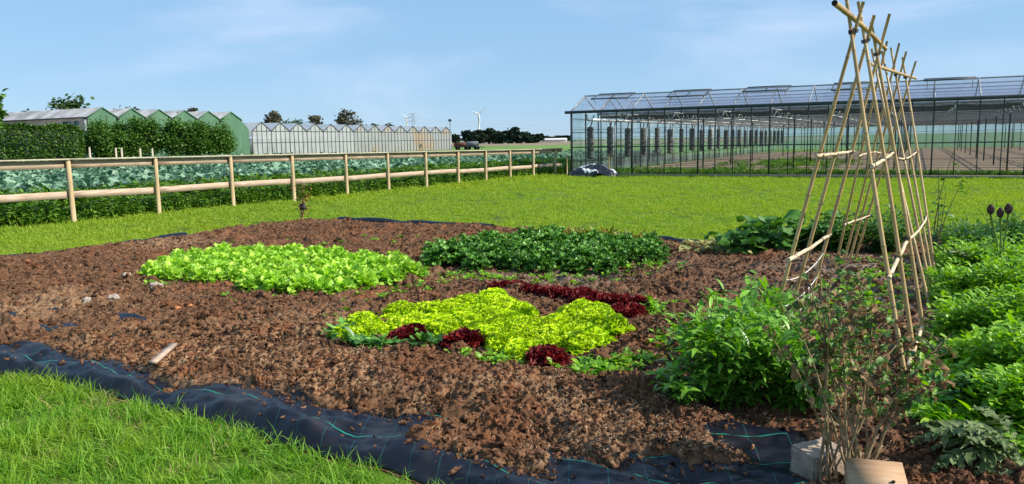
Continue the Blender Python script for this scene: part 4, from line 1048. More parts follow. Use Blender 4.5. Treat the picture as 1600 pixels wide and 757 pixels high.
# ------------------------------------------------------------------ grass
def tufts(n, nb, h0, h1, rad, w, mtl, lean=.5):
    out = []
    for k in range(n):
        b = MB(); r = np.sqrt(RNG.random(nb)) * rad; a = U(0, 6.28, nb)
        base = np.stack([r * np.cos(a), r * np.sin(a), np.full(nb, -.004)], -1)
        leaves(b, base, U(0, 6.28, nb), np.pi / 2 - np.abs(RNG.normal(0, lean, nb)), U(h0, h1, nb), w * U(.7, 1.3, nb), U(.3, 1.5, nb), [1, .9, .65, .05], 2, 0, roll=1.0)
        out.append(proto('grass_tuft', b, mtl))
    return out
def lawn_grass():
    # near lawn at the front left
    near = tufts(14, 30, .04, .13, .06, .0046, M['grass'], .7) + tufts(1, 22, .05, .12, .06, .0045, M['straw'], 1.0)
    poly = np.array([(-8.6, 9.4), (-6.0, 7.6), (-3.6, 6.2), (-1.6, 4.8), (.4, 3.4), (.6, 2.4), (-.5, 2.2), (-4, 2.6), (-10, 6.5)])
    n_ = 21000; P = np.stack([U(-10, .6, n_), U(2.3, 9.2, n_)], -1); P = P[sdist(P[:, 0], P[:, 1], poly) > 0]
    P = P[fbm(P[:, 0] * 4.5, P[:, 1] * 4.5, 83, 3) + U(-.12, .12, len(P)) > .36]
    P = P[sdist(P[:, 0], P[:, 1], BED) < -.015 + .05 * (RNG.random(len(P)) ** 4)]
    n_ = len(P); sc = U(.7, 1.25, n_) * (.75 + .6 * fbm(P[:, 0] * 1.8, P[:, 1] * 1.8, 8, 3))
    scatter('near_lawn_grass', near, np.concatenate([P, np.zeros((n_, 1))], -1), rrot(n_, .2), sc, 'long bright green lawn grass in front of the black fabric', 'grass')
    far = tufts(6, 60, .03, .08, .14, .0085, M['grassfar'], .6)
    pts = []
    for (y0, y1, dens) in ((9, 14, 62), (14, 20, 34), (20, 27, 19), (27, 37, 12)):
        w = .74 * y1 + 1; n_ = int(2 * w * (y1 - y0) * dens); q = np.stack([U(-w, w, n_), U(y0, y1, n_)], -1); pts.append(q)
    P = np.concatenate(pts)
    P = P[sdist(P[:, 0], P[:, 1], BED) < -.02]
    off = (P - FP0) @ FN; P = P[off < .35]
    v = (P - GO) @ GE2; P = P[v < -.08]
    n_ = len(P); off = (P - FP0) @ FN
    sc = U(.55, 1.5, n_) * (.8 + .5 * fbm(P[:, 0] * .7, P[:, 1] * .7, 18, 3)) * (1 + .55 * sstep(-3.5, 0, off)) * np.clip(P[:, 1] / 24, .85, 1.25)
    scatter('lawn_grass', far, np.concatenate([P, np.zeros((n_, 1))], -1), rrot(n_, .15), sc, 'short mown lawn grass between the bed and the greenhouse', 'grass')
lawn_grass()

# ------------------------------------------------------------------ clods on the bed
def clod_mesh(seed, sub=2, squash=.75, el=(1, .85), amp=1.0):
    import bmesh
    bm = bmesh.new(); bmesh.ops.create_icosphere(bm, subdivisions=sub, radius=1.0)
    r = np.random.default_rng(seed); off = r.uniform(0, 50, 3)
    from mathutils import noise as mn
    for v in bm.verts:
        p = v.co.copy(); q = p * 1.6 + Vector(off)
        s = 1 + .55 * mn.noise(q) + amp * (.38 * mn.noise(q * 2.7) + .25 * mn.noise(q * 6))
        v.co = Vector((p.x * s * el[0], p.y * s * el[1], p.z * s * squash))
    me = bpy.data.meshes.new('clod'); bm.to_mesh(me); bm.free(); return me
def clods():
    pr = []
    for k in range(9):
        me = clod_mesh(k + 3, 2 if k < 6 else 3, .7, (1, .85) if k % 2 else (1.7, .55)); me.materials.append(M['clod'])
        for nm in ('dry', 'grey'):
            me.attributes.new(nm, 'FLOAT', 'POINT')
        pr.append(bpy.data.objects.new('clod', me))
    n_ = 150000; yy = 3.0 + (16 - 3.0) * RNG.random(n_) ** 1.35; P = np.stack([U(-.78, .8, n_) * (yy + .5), yy], -1)
    nf = 60000; yf = U(2.9, 6.2, nf); P = np.concatenate([P, np.stack([U(-.78, .5, nf) * (yf + .4), yf], -1)])
    P = P[sdist(P[:, 0], P[:, 1], BED) > .06]
    P = P[fbm(P[:, 0] * 1.3, P[:, 1] * 1.3, 55, 3) + U(-.35, .35, len(P)) > .40]
    bare = sdist(P[:, 0], P[:, 1], VIS); P = P[(bare < -.02) | (RNG.random(len(P)) < .02) | ((bare < .08) & (RNG.random(len(P)) < .35))]
    z = soil_z(P[:, 0], P[:, 1]); fz = fabric_z(P[:, 0], P[:, 1])
    front = (P[:, 1] < 6.6 - .62 * (P[:, 0] + 4.5)) | (P[:, 1] < 4.4); z = np.where(front, np.maximum(z, fz), z)
    n_ = len(P); s = .005 + .015 * RNG.random(n_) ** 3 + .018 * (RNG.random(n_) > .99) + .03 * (RNG.random(n_) > .996); s = s * np.clip(P[:, 1] / 6, .75, 1.2)
    scatter('soil_clods', pr, np.stack([P[:, 0], P[:, 1], z + s * .15], -1), np.stack([U(-.6, .6, n_), U(-.6, .6, n_), U(0, 6.28, n_)], -1), s, 'brown crumbs and clods of peaty soil strewn over the bed', 'soil')
clods()
def fibres():
    pr = []
    for k in range(4):
        b = MB(); n_ = 5
        leaves(b, np.stack([U(-.02, .02, n_), U(-.02, .02, n_), U(.0, .008, n_)], -1), U(0, 6.28, n_), U(-.1, .5, n_), U(.010, .028, n_), U(.002, .0045, n_), U(-.3, .9, n_), [.7, 1, .8, .3], 2, 0, roll=.8)
        pr.append(proto('fibre', b, M['fibre']))
    n_ = 26000; yy = 3.0 + 12 * RNG.random(n_) ** 1.6; P = np.stack([U(-.78, .45, n_) * (yy + .5), yy], -1)
    P = P[sdist(P[:, 0], P[:, 1], BED) > .12]; P = P[fbm(P[:, 0] * 1.1, P[:, 1] * 1.1, 91, 3) + U(-.2, .2, len(P)) > .5]
    P = P[sdist(P[:, 0], P[:, 1], VIS) < -.02]; z = soil_z(P[:, 0], P[:, 1]); n_ = len(P)
    scatter('peat_fibres', pr, np.stack([P[:, 0], P[:, 1], z + .004], -1), rrot(n_, .4), U(.6, 1.3, n_), 'pale dry plant fibres scattered over the brown soil', 'fibres')
fibres()
for i, (x, y, r, lab, mt_, nm, cat) in enumerate([
        (199, 444, .055, 'pale stone beside the dark hollow at the lettuce corner', 'stone', 'stone', 'stone'),
        (245, 457, .060, 'pale split stone in front of the green lettuce corner', 'stone', 'stone', 'stone'),
        (137, 476, .050, 'pale flat stone left of the rounded pale stone', 'stone', 'stone', 'stone'),
        (178, 476, .052, 'rounded pale stone right of the pale flat stone', 'stone', 'stone', 'stone'),
        (278, 487, .024, 'orange clay crumb left of its twin on the soil', 'orangeclay', 'clay_fragment', 'fragment'),
        (298, 484, .022, 'orange clay crumb right of its twin on the soil', 'orangeclay', 'clay_fragment', 'fragment'),
        (936, 572, .075, 'round brown clod at the right front of the yellow lettuces', 'clod', 'clod', 'clod'),
        (716, 563, .065, 'brown clod in front of the middle red lettuce', 'clod', 'clod', 'clod'),
        (238, 446, .06, 'brown lump behind the pale split stone', 'clod', 'clod', 'clod'),
        (628, 570, .06, 'brown clod in front of the left red lettuce', 'clod', 'clod', 'clod'),
        (790, 705, .05, 'pale brown clod near the bare fabric', 'clod', 'clod', 'clod')]):
    p = g(x, y, .07); me = clod_mesh(60 + i, 3, .75, (1, .85), .35 if mt_ == 'stone' else 1.0); me.materials.append(M[mt_])
    z = float(soil_z(np.array([p[0]]), np.array([p[1]]))[0])
    o = bpy.data.objects.new(nm, me); COL.objects.link(o); o.location = (p[0], p[1], z + r * .35); o.scale = (r, r, r); o.rotation_euler = (U(-.4, .4), U(-.4, .4), U(0, 6)); tag(o, lab, cat)

# ------------------------------------------------------------------ lettuces, kale, beet
def head_mesh(kind, seed):
    b = MB()
    if kind == 'lettuce':
        n_ = 64; t = np.linspace(0, 1, n_); az = np.arange(n_) * 2.4 + U(-.3, .3, n_); r = .015 + .055 * t
        base = np.stack([r * np.cos(az), r * np.sin(az), .07 * (1 - t) + .01], -1)
        leaves(b, base, az, 1.35 - 1.1 * t + U(-.25, .25, n_), U(.075, .135, n_), U(.05, .085, n_), U(.0, 1.3, n_), 'spoon', 5, .35, .28, 2.0, .8, tint=np.clip(U(.1, .8, n_) + .2 * (1 - t), 0, 1))
    elif kind == 'yellow':
        nu, nv = 34, 15; th = np.linspace(0, 2 * np.pi, nu, endpoint=False); fi = np.linspace(-.25, 1.5, nv)
        TH, FI = np.meshgrid(th, fi, indexing='ij')
        X, Y = np.cos(TH) * np.cos(FI), np.sin(TH) * np.cos(FI)
        rr = .80 + .22 * (1 - np.abs(2 * fbm(X * 3.2 + 9 * seed, Y * 3.2 + 2 * np.sin(FI) * 3, 5, 2) - 1)) + RNG.normal(0, .07, X.shape)
        CV = np.stack([X * .118 * rr, Y * .118 * rr, np.sin(FI) * .105 * rr + .055], -1).reshape(-1, 3)
        ii = np.arange(nu)[:, None]; jj = np.arange(nv - 1)[None, :]; i2 = (ii + 1) % nu
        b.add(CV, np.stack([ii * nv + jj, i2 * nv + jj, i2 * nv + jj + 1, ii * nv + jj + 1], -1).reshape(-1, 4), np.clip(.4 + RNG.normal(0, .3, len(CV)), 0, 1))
        n_ = 260; v = RNG.normal(size=(n_, 3)); v[:, 2] = np.abs(v[:, 2]) * 1.1 - .25; v /= np.linalg.norm(v, axis=1)[:, None]
        lob = 1 + .08 * np.sin(np.arctan2(v[:, 1], v[:, 0]) * 3 + seed) 
        base = v * np.array([.112, .112, .10]) * lob[:, None] * U(.82, 1.0, n_)[:, None] + [0, 0, .055]
        az = np.arctan2(v[:, 1], v[:, 0]); el = np.arcsin(np.clip(v[:, 2], -1, 1))
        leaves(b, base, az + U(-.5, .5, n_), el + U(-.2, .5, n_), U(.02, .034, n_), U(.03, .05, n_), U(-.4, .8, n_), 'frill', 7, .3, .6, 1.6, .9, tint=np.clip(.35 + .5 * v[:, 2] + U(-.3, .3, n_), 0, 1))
        n_ = 18; az = U(0, 6.28, n_); base = np.stack([.03 * np.cos(az), .03 * np.sin(az), np.full(n_, .02)], -1)
        leaves(b, base, az, U(.1, .6, n_), U(.12, .16, n_), U(.07, .1, n_), .6, 'spoon', 5, .3, .25, 2, .4, tint=0.0)
    elif kind == 'red':
        n_ = 170; v = RNG.normal(size=(n_, 3)); v[:, 2] = np.abs(v[:, 2]) * .9 - .1; v /= np.linalg.norm(v, axis=1)[:, None]
        base = v * np.array([.07, .07, .05]) * U(.6, 1.0, n_)[:, None] + [0, 0, .035]
        az = np.arctan2(v[:, 1], v[:, 0]); el = np.arcsin(np.clip(v[:, 2], -1, 1))
        leaves(b, base, az + U(-.5, .5, n_), el + U(-.1, .6, n_), U(.026, .046, n_), U(.022, .036, n_), U(-.2, .9, n_), 'frill', 5, .3, .5, 1.6, .9)
    elif kind == 'kale':
        n_ = 20; t = np.linspace(0, 1, n_); az = np.arange(n_) * 2.4 + U(-.3, .3, n_)
        base = np.stack([.01 * np.cos(az), .01 * np.sin(az), .10 + .10 * (1 - t)], -1)
        el = 1.25 - .95 * t + U(-.2, .2, n_)
        P = leaves(b, base, az, el, U(.20, .30, n_), U(.11, .16, n_), U(.5, 1.4, n_), [.08, .25, .8, 1, .95, .8, .35], 5, .2, .38, 2.6, .4)
        # curled frill along each leaf
        ed = P[:, 2:].reshape(-1, 3); rep = np.repeat(az, P.shape[1] - 2); m_ = len(ed)
        for s_ in (-1, 1):
            leaves(b, ed + U(-.012, .012, ed.shape), rep + s_ * 1.3 + U(-.4, .4, m_), U(-.1, .9, m_), U(.05, .075, m_), U(.05, .08, m_), U(-.4, .8, m_), 'round', 5, .3, .4, 1.8, .8)
        b.tube([(0, 0, -.02), (0, 0, .22)], [.014, .01], 6)
    elif kind == 'beet':
        n_ = 11; az = np.arange(n_) * 2.4; base = np.stack([.02 * np.cos(az), .02 * np.sin(az), np.zeros(n_)], -1)
        leaves(b, base, az, U(.9, 1.4, n_), U(.22, .36, n_), U(.06, .10, n_), U(.2, .9, n_), [.08, .1, .4, .9, 1, .8, .1], 5, .3, .15, 2, .4, tint=np.where(RNG.random(n_) < .25, U(.5, .9, n_), U(0, .3, n_)))
    elif kind == 'small':
        n_ = 26; az = np.arange(n_) * 2.4; r = U(0, .05, n_); base = np.stack([r * np.cos(az), r * np.sin(az), U(0, .07, n_)], -1)
        leaves(b, base, az, U(.1, 1.1, n_), U(.05, .085, n_), U(.022, .035, n_), U(.3, .9, n_), 'ovate', 3, .25, .1, 1.5, .4)
    return b.mesh(kind, True)
def plant_set(kind, nm, pts, mtl, label, cat, group, scl=(.85, 1.15), nvar=4, zs=1.0):
    ms = []
    for k in range(nvar):
        me = head_mesh(kind, k); me.materials.append(M[mtl]); ms.append(me)
    z = soil_z(pts[:, 0], pts[:, 1], False)
    for i, p in enumerate(pts):
        o = bpy.data.objects.new(nm, ms[i % nvar]); COL.objects.link(o)
        s = U(*scl); o.location = (p[0], p[1], z[i] - .012); o.scale = (s, s, s * zs * U(.9, 1.12)); o.rotation_euler = (U(-.1, .1), U(-.1, .1), U(0, 6.28))
        tag(o, label, cat, group)
gl_poly = gp([(215, 434), (262, 418), (345, 402), (420, 398), (520, 403), (600, 412), (648, 429), (648, 440), (600, 447), (545, 463), (440, 460), (380, 453), (290, 446), (228, 443)], .07)
plant_set('lettuce', 'green_lettuce', fill(gl_poly, .235, .18), 'lettuce', 'green loose-leaf lettuce in the dense rectangular bed', 'lettuce', 'green lettuces in the dense bed', (.9, 1.2), zs=.95)
yl_poly = gp([(535, 540), (552, 522), (640, 497), (700, 480), (790, 478), (842, 496), (848, 518), (866, 522), (874, 504), (900, 494), (945, 496), (972, 530), (950, 556), (905, 576), (845, 582), (770, 570), (735, 552), (700, 562), (655, 548), (600, 556)], .07)
yl = fill(yl_poly, .255, .16)
RF = gp([(628, 550), (646, 547), (711, 557), (729, 554), (846, 580), (861, 581)], .05)      # red lettuces along the front
yl = yl[np.min(np.linalg.norm(yl[:, None] - RF[None], axis=2), axis=1) > .19]
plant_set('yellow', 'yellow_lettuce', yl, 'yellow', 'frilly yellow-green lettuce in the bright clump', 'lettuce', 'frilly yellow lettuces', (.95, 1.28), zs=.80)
plant_set('small', 'young_lettuce', gp([(532, 542), (548, 552), (568, 557), (590, 559), (540, 530), (610, 558), (575, 548), (660, 556), (675, 553)], .05), 'kale', 'small dark green leafy plant at the left front of the yellow lettuces', 'plant', 'small leafy plants by the yellow lettuces', (1.1, 1.5))
plant_set('red', 'red_lettuce', RF, 'red', 'dark red lettuce in front of the yellow lettuces', 'lettuce', 'red lettuces along the front of the yellow clump', (1.15, 1.5))
plant_set('red', 'red_lettuce', gp([(775, 462), (790, 460), (808, 461), (822, 464), (838, 466), (852, 469), (868, 471), (882, 472), (896, 475), (912, 477), (926, 479), (942, 481), (958, 484), (975, 486), (992, 487), (1006, 488), (965, 503), (980, 506), (992, 502), (905, 483), (920, 487)], .05), 'red', 'dark red lettuce in the row behind the yellow lettuces', 'lettuce', 'red lettuces in the back row', (.95, 1.25))
kl_poly = gp([(658, 418), (690, 400), (780, 386), (850, 382), (950, 390), (1020, 396), (1050, 410), (1030, 418), (980, 422), (930, 434), (870, 438), (790, 432), (720, 428)], .08)
plant_set('kale', 'curly_kale', fill(kl_poly, .33, .25), 'kale', 'dark green curly kale in the patch behind the lettuces', 'kale', 'curly kale in the far patch', (.52, .76))
plant_set('beet', 'beet_plant', gp([(868, 378), (885, 376), (900, 376), (915, 377), (932, 378), (950, 381), (968, 383), (985, 384), (1000, 386), (1012, 388)], .03), 'beet', 'leafy beet with yellowish and red leaves behind the kale', 'beet', 'beets behind the kale', (.6, .9))
def weeds_small():
    pr = []
    for k in range(4):
        b = MB(); n_ = 9; az = np.arange(n_) * 2.4; base = np.stack([.008 * np.cos(az), .008 * np.sin(az), U(0, .015, n_)], -1)
        leaves(b, base, az, U(.1, .9, n_), U(.03, .06, n_), U(.015, .026, n_), U(.2, .8, n_), 'ovate', 3, .2); pr.append(proto('seedling', b, M['bright']))
    P = []
    for (x, y, rx, ry, n_) in [(930, 588, 45, 10, 70), (985, 575, 30, 12, 30), (1015, 492, 22, 10, 60), (1040, 540, 25, 25, 25), (650, 440, 60, 10, 24), (600, 470, 70, 14, 26), (880, 440, 150, 8, 70),
                            (720, 440, 60, 8, 26), (1000, 425, 60, 10, 45), (770, 575, 60, 8, 35), (1370, 440, 70, 40, 130), (1350, 500, 70, 30, 70), (450, 470, 150, 10, 12), (560, 500, 60, 20, 14), (240, 450, 25, 5, 12), (640, 380, 140, 14, 30)]:
        q = np.stack([RNG.normal(x, rx * .6, n_), RNG.normal(y, ry * .6, n_)], -1); P.append(gp(q, .06))
    P = np.concatenate(P); P = P[sdist(P[:, 0], P[:, 1], BED) > .05]; n_ = len(P); z = soil_z(P[:, 0], P[:, 1])
    scatter('weed_seedlings', pr, np.stack([P[:, 0], P[:, 1], z], -1), rrot(n_, .3), U(.7, 1.6, n_), 'small green weed seedlings dotted over the soil', 'weeds')
weeds_small()

# ------------------------------------------------------------------ leafy garden plants
def leafy(nm, label, cat, p, rad, h, n_, ll, lw, mtl, prof='lance', group=None, nst=10, el=(.0, 1.1), droop=(.3, 1.1), lob=4, low=.06, ruf=.06, cols=3, stem='stem', top_bias=1.0, sprays=0):
    z0 = float(soil_z(np.array([p[0]]), np.array([p[1]]), False)[0]) - .01
    t = thing(nm, label, cat, (p[0], p[1], z0), 0, group)
    b = MB(); S = MB()
    tips = []
    for k in range(nst):
        a = k * 2.4 + U(-.3, .3); r = rad * math.sqrt((k + .5) / nst) * U(.75, 1.0); hh = h * (1 - .45 * (r / rad) ** 2) * U(.8, 1.08)
        tp = np.array([r * math.cos(a), r * math.sin(a), hh]); md = np.array([r * .55 * math.cos(a), r * .55 * math.sin(a), hh * .55]); tips.append((md, tp))
        S.tube([(r * .15 * math.cos(a), r * .15 * math.sin(a), 0), tuple(md), tuple(tp)], [.007, .0055, .003], 5, cap=False)
    S.build('stem', M[stem], t)
    per = n_ // nst
    for md, tp in tips:
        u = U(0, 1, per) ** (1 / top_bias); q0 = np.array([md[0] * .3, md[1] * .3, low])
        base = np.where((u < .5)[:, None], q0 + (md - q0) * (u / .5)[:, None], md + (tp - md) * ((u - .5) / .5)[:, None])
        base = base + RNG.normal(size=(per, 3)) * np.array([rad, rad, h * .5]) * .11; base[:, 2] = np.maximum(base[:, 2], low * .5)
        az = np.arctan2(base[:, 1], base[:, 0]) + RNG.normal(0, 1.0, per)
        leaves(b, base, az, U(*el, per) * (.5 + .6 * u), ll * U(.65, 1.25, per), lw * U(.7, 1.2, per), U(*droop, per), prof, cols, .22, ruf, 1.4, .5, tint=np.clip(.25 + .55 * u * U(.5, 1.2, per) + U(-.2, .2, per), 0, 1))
    b.build('foliage', M[mtl], t)
    return t
LOBED = [.12, .7, .55, 1, .6, .75, .1]
pb = lambda x, y, z=.05: g(x, y, z)[:2]
# the bushy plant in front (a group of upright stems with lance leaves)
for (x, y, r, h, n_, lab) in ((1140, 640, .42, .60, 1500, 'big leafy bush with narrow bright leaves beside the black fabric'),
                          (1245, 650, .34, .52, 1100, 'leafy bush between the currant canes and the big narrow-leaved bush'),
                          (1190, 585, .30, .62, 800, 'tall leafy bush at the foot of the bamboo beside the soil')):
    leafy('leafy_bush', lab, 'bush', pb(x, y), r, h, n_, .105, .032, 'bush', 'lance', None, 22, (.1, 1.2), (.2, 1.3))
leafy('leafy_bush', 'low dark sprawling bush at the left foot of the big narrow-leaved bush', 'bush', pb(1075, 648), .26, .26, 420, .085, .03, 'bush', 'lance', None, 10, (-.1, .8), (.3, 1.2))
# squash and neighbours behind the bamboo
sq_prof = [.15, .7, .95, .75, 1.0, .6, .75, .12]
for (x, y, r, h, n_, lab) in ((1205, 398, .62, .52, 70, 'squash plant with large lobed dark leaves behind the bamboo'), (1160, 400, .40, .38, 40, 'smaller squash plant next to the wilted vine'), (1265, 395, .45, .5, 50, 'squash plant between large squash and the dark bush')):
    leafy('squash_plant', lab, 'squash', pb(x, y), r, h, n_, .24, .23, 'squash', sq_prof, None, 12, (.0, .9), (.5, 1.4), cols=5, ruf=.14)
leafy('wilted_vine', 'wilted pale squash vine lying on the soil beside the lawn', 'vine', pb(1105, 396), .65, .14, 170, .11, .09, 'wilt', 'round', None, 14, (-.2, .7), (.4, 1.6), cols=3, ruf=.25, low=.02)
for (x, y, r, h, lab) in ((1310, 398, .5, .55, 'dark small-leaved bush between the left bamboo legs'), (1380, 398, .55, .58, 'dark small-leaved bush seen between the bamboo legs at right')):
    leafy('garden_bush', lab, 'bush', pb(x, y), r, h, 1300, .075, .035, 'darkleaf', 'ovate', None, 20)
# right-hand bed
rb_ = [(1500, 418, .6, .5, 'darkleaf', 0), (1560, 412, .65, .55, 'darkleaf', 0), (1625, 412, .7, .55, 'darkleaf', 0), (1520, 440, .5, .42, 'bright', 1), (1590, 445, .6, .5, 'bright', 1), (1660, 450, .6, .5, 'bright', 1),
       (1515, 480, .42, .36, 'bright', 1), (1575, 490, .5, .48, 'bright', 1), (1640, 500, .5, .5, 'bright', 1), (1530, 540, .38, .36, 'bright', 1), (1600, 555, .45, .5, 'bright', 1), (1660, 560, .45, .5, 'bright', 1), (1545, 600, .30, .30, 'bright', 1), (1610, 625, .36, .42, 'bright', 1), (1500, 625, .2, .16, 'bright', 1), (1470, 640, .2, .12, 'darkleaf', 1), (1540, 660, .26, .2, 'darkleaf', 1), (1452, 600, .16, .12, 'bright', 1), (1490, 585, .22, .2, 'bright', 1), (1480, 680, .18, .10, 'bright', 1), (1590, 680, .28, .28, 'bright', 1), (1650, 690, .3, .34, 'bright', 1)]
for (x, y, r, h, mt_, k) in rb_:
    leafy('vegetable_plant', 'bright green leafy vegetable plant in the dense bed beside the bamboo' if mt_ == 'bright' else ('dark green leafy plant at the lawn edge of the dense bed' if y < 430 else 'low dark green leafy plant in front of the dense bed'), 'plant', pb(x, y),
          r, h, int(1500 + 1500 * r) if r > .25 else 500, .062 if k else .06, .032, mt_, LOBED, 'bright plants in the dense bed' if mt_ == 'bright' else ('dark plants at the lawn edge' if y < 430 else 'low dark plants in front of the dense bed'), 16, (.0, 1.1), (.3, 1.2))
def ground_cover():
    pr = []
    for k in range(4):
        b = MB(); n_ = 40; r = np.sqrt(RNG.random(n_)) * .12; a = U(0, 6.28, n_); base = np.stack([r * np.cos(a), r * np.sin(a), U(0, .10, n_)], -1)
        leaves(b, base, a + U(-.6, .6, n_), U(0, 1, n_), U(.04, .085, n_), U(.02, .035, n_), U(.2, 1, n_), 'ovate', 3, .2); pr.append(proto('low_weed', b, M['bright']))
    poly = gp([(1462, 560), (1470, 470), (1470, 415), (1700, 405), (1900, 450), (1800, 740), (1620, 745), (1480, 715), (1440, 640)], .03)
    P = fill(poly, .14, .5); n_ = len(P); z = soil_z(P[:, 0], P[:, 1], False)
    scatter('low_weeds', pr, np.stack([P[:, 0], P[:, 1], z], -1), rrot(n_, .2), U(.7, 1.4, n_), 'low green weeds covering the ground under the dense bed', 'weeds')
ground_cover()

# ------------------------------------------------------------------ bamboo bean frame
POL = {}
def pole3(name, top, foot, Yc):
    ft = g(foot[0], foot[1], .05)
    # depth at the top: continue the lean through the ridge depth Yc
    Yt = Yc + (Yc - ft[1]) * .08
    POL[name] = (ft, at(top[0], top[1], Yt))
LT = {'L1': ((1349, 3), (1193, 560)), 'L2': ((1366, 24), (1222, 535)), 'L3': ((1390, 22), (1251, 518)), 'L4': ((1386, 65), (1303, 430)), 'L5': ((1405, 68), (1314, 425)), 'L6': ((1416, 81), (1324, 420)), 'L7': ((1431, 96), (1333, 416))}
RT = {'R1': ((1322, -6), (1418, 610)), 'R2': ((1341, 3), (1432, 585)), 'R3': ((1361, 35), (1446, 540)), 'R4': ((1362, 77), (1455, 488)), 'R5': ((1378, 80), (1458, 472)), 'R6': ((1392, 75), (1461, 458)), 'R7': ((1410, 90), (1463, 449))}
for k in range(1, 8):
    Yc = (g(*LT['L%d' % k][1], .05)[1] + g(*RT['R%d' % k][1], .05)[1]) / 2
    pole3('L%d' % k, *LT['L%d' % k], Yc); pole3('R%d' % k, *RT['R%d' % k], Yc)
fb0 = np.mean([v[0] for v in POL.values()], 0); fb0[2] = 0
bf = thing('bamboo_bean_frame', 'tall bamboo cane bean frame of crossed poles with ridge canes', 'plant frame', tuple(fb0))
def bamboo(b, a, c, r0, r1, nodes=.26):
    a = np.array(a); c = np.array(c); L0 = np.linalg.norm(c - a); d = (c - a) / L0
    side = np.cross(d, [0.3, .8, .1]); side /= np.linalg.norm(side); bow = U(-.012, .012)
    ts = [0]; x = U(.08, nodes)
    nd = []
    while x < L0 - .05: nd.append(x); x += nodes * U(.8, 1.2)
    for x in nd: ts += [(x - .012) / L0, (x - .003) / L0, (x + .003) / L0, (x + .012) / L0]
    ts.append(1); ts = np.array(ts)
    kk = np.array([0] + [q for x in nd for q in (0, 1, 1, 0)] + [0])
    P = a[None] + (c - a)[None] * ts[:, None] + side[None] * (bow * np.sin(ts * 3.14))[:, None]
    R_ = (r0 + (r1 - r0) * ts) * (1 + .09 * kk)
    n0 = len(b.f)
    b.tube(P, R_, 10, True, capmi=2)
    # darker ring faces at nodes
    fq, mi_ = b.f[n0]; k_ = 10
    ring = np.where((kk[:-1] == 1) & (kk[1:] == 1))[0]; sel = np.zeros(len(fq), bool)
    for q in ring: sel[q * k_:(q + 1) * k_] = True
    b.f[n0] = (fq[~sel], 0); b.f.append((fq[sel], 1))
BM = [M['bamboo'], M['bamboonode'], M['hollow']]
for nm, (a, c) in POL.items():
    b = MB(); ft = a - fb0; d = (c - a) / np.linalg.norm(c - a); r0 = .0145 if nm[1] in '123' else .0140
    bamboo(b, ft - d * .12, c - fb0, r0 * U(.95, 1.08), r0 * .72); b.build('pole', BM, bf, True)
def on_pole(nm, y):
    a, c = POL[nm]; lo, hi = 0.0, 1.0
    for _ in range(40):
        md = (lo + hi) / 2; P = a + (c - a) * md - [0, 0, HC]; yy = 378.5 - F * (P @ _u) / (P @ _f)
        if yy > y: lo = md
        else: hi = md
    return a + (c - a) * lo
# ridge canes laid in the crossings
def ray_on(x, y, Y): return at(x, y, Y)
Y1 = (POL['L1'][0][1] + POL['R1'][0][1]) / 2; Y3 = (POL['L3'][0][1] + POL['R3'][0][1]) / 2
Y4 = (POL['L4'][0][1] + POL['R4'][0][1]) / 2; Y7 = (POL['L7'][0][1] + POL['R7'][0][1]) / 2
b = MB(); bamboo(b, ray_on(1304, 5, Y1 - .35) - fb0, ray_on(1384, 77, Y3 + .25) - fb0, .0175, .014); b.build('ridge_cane', BM, bf, True)
b = MB(); bamboo(b, ray_on(1359, 100, Y4 - .3) - fb0, ray_on(1431, 123, Y7 + .2) - fb0, .016, .013); b.build('ridge_cane', BM, bf, True)
# crooked peeled sticks tied across the legs
def stick(names, ys, ext=.10, r=.012):
    P = [on_pole(n_, y_) + np.array([-.012, -.028, 0]) for n_, y_ in zip(names, ys)]
    a = P[0] + (P[0] - P[1]) / np.linalg.norm(P[0] - P[1]) * ext; c = P[-1] + (P[-1] - P[-2]) / np.linalg.norm(P[-1] - P[-2]) * ext
    Q = [a] + P + [c]; Q = np.array(Q); R_, _ = resample(Q, 16); R_ = R_ + .0022 * RNG.normal(size=R_.shape) * np.array([1, 1, 1])
    b = MB(); b.tube(R_ - fb0, np.linspace(r, r * .75, 16), 8); b.build('cross_stick', M['peeled'], bf, True)
stick(['L1', 'L2', 'L3'], [243, 241, 237], .12)
stick(['L4', 'L5', 'L6', 'L7'], [243, 238, 238, 242], .08, .010)
stick(['R1', 'R2', 'R3'], [259, 250, 239], .04, .012)
stick(['R4', 'R5', 'R6', 'R7'], [248, 249, 245, 238], .04, .010)
stick(['L1', 'L2', 'L3'], [403, 389, 369], .08, .015)
stick(['L4', 'L5', 'L6', 'L7'], [350, 345, 342, 337], .05, .010)
stick(['R1', 'R2', 'R3', 'R4', 'R5', 'R6', 'R7'], [430, 403, 372, 368, 360, 352, 340], .05, .013)
stick(['R1', 'R2', 'R3'], [590, 545, 510], .06, .016)
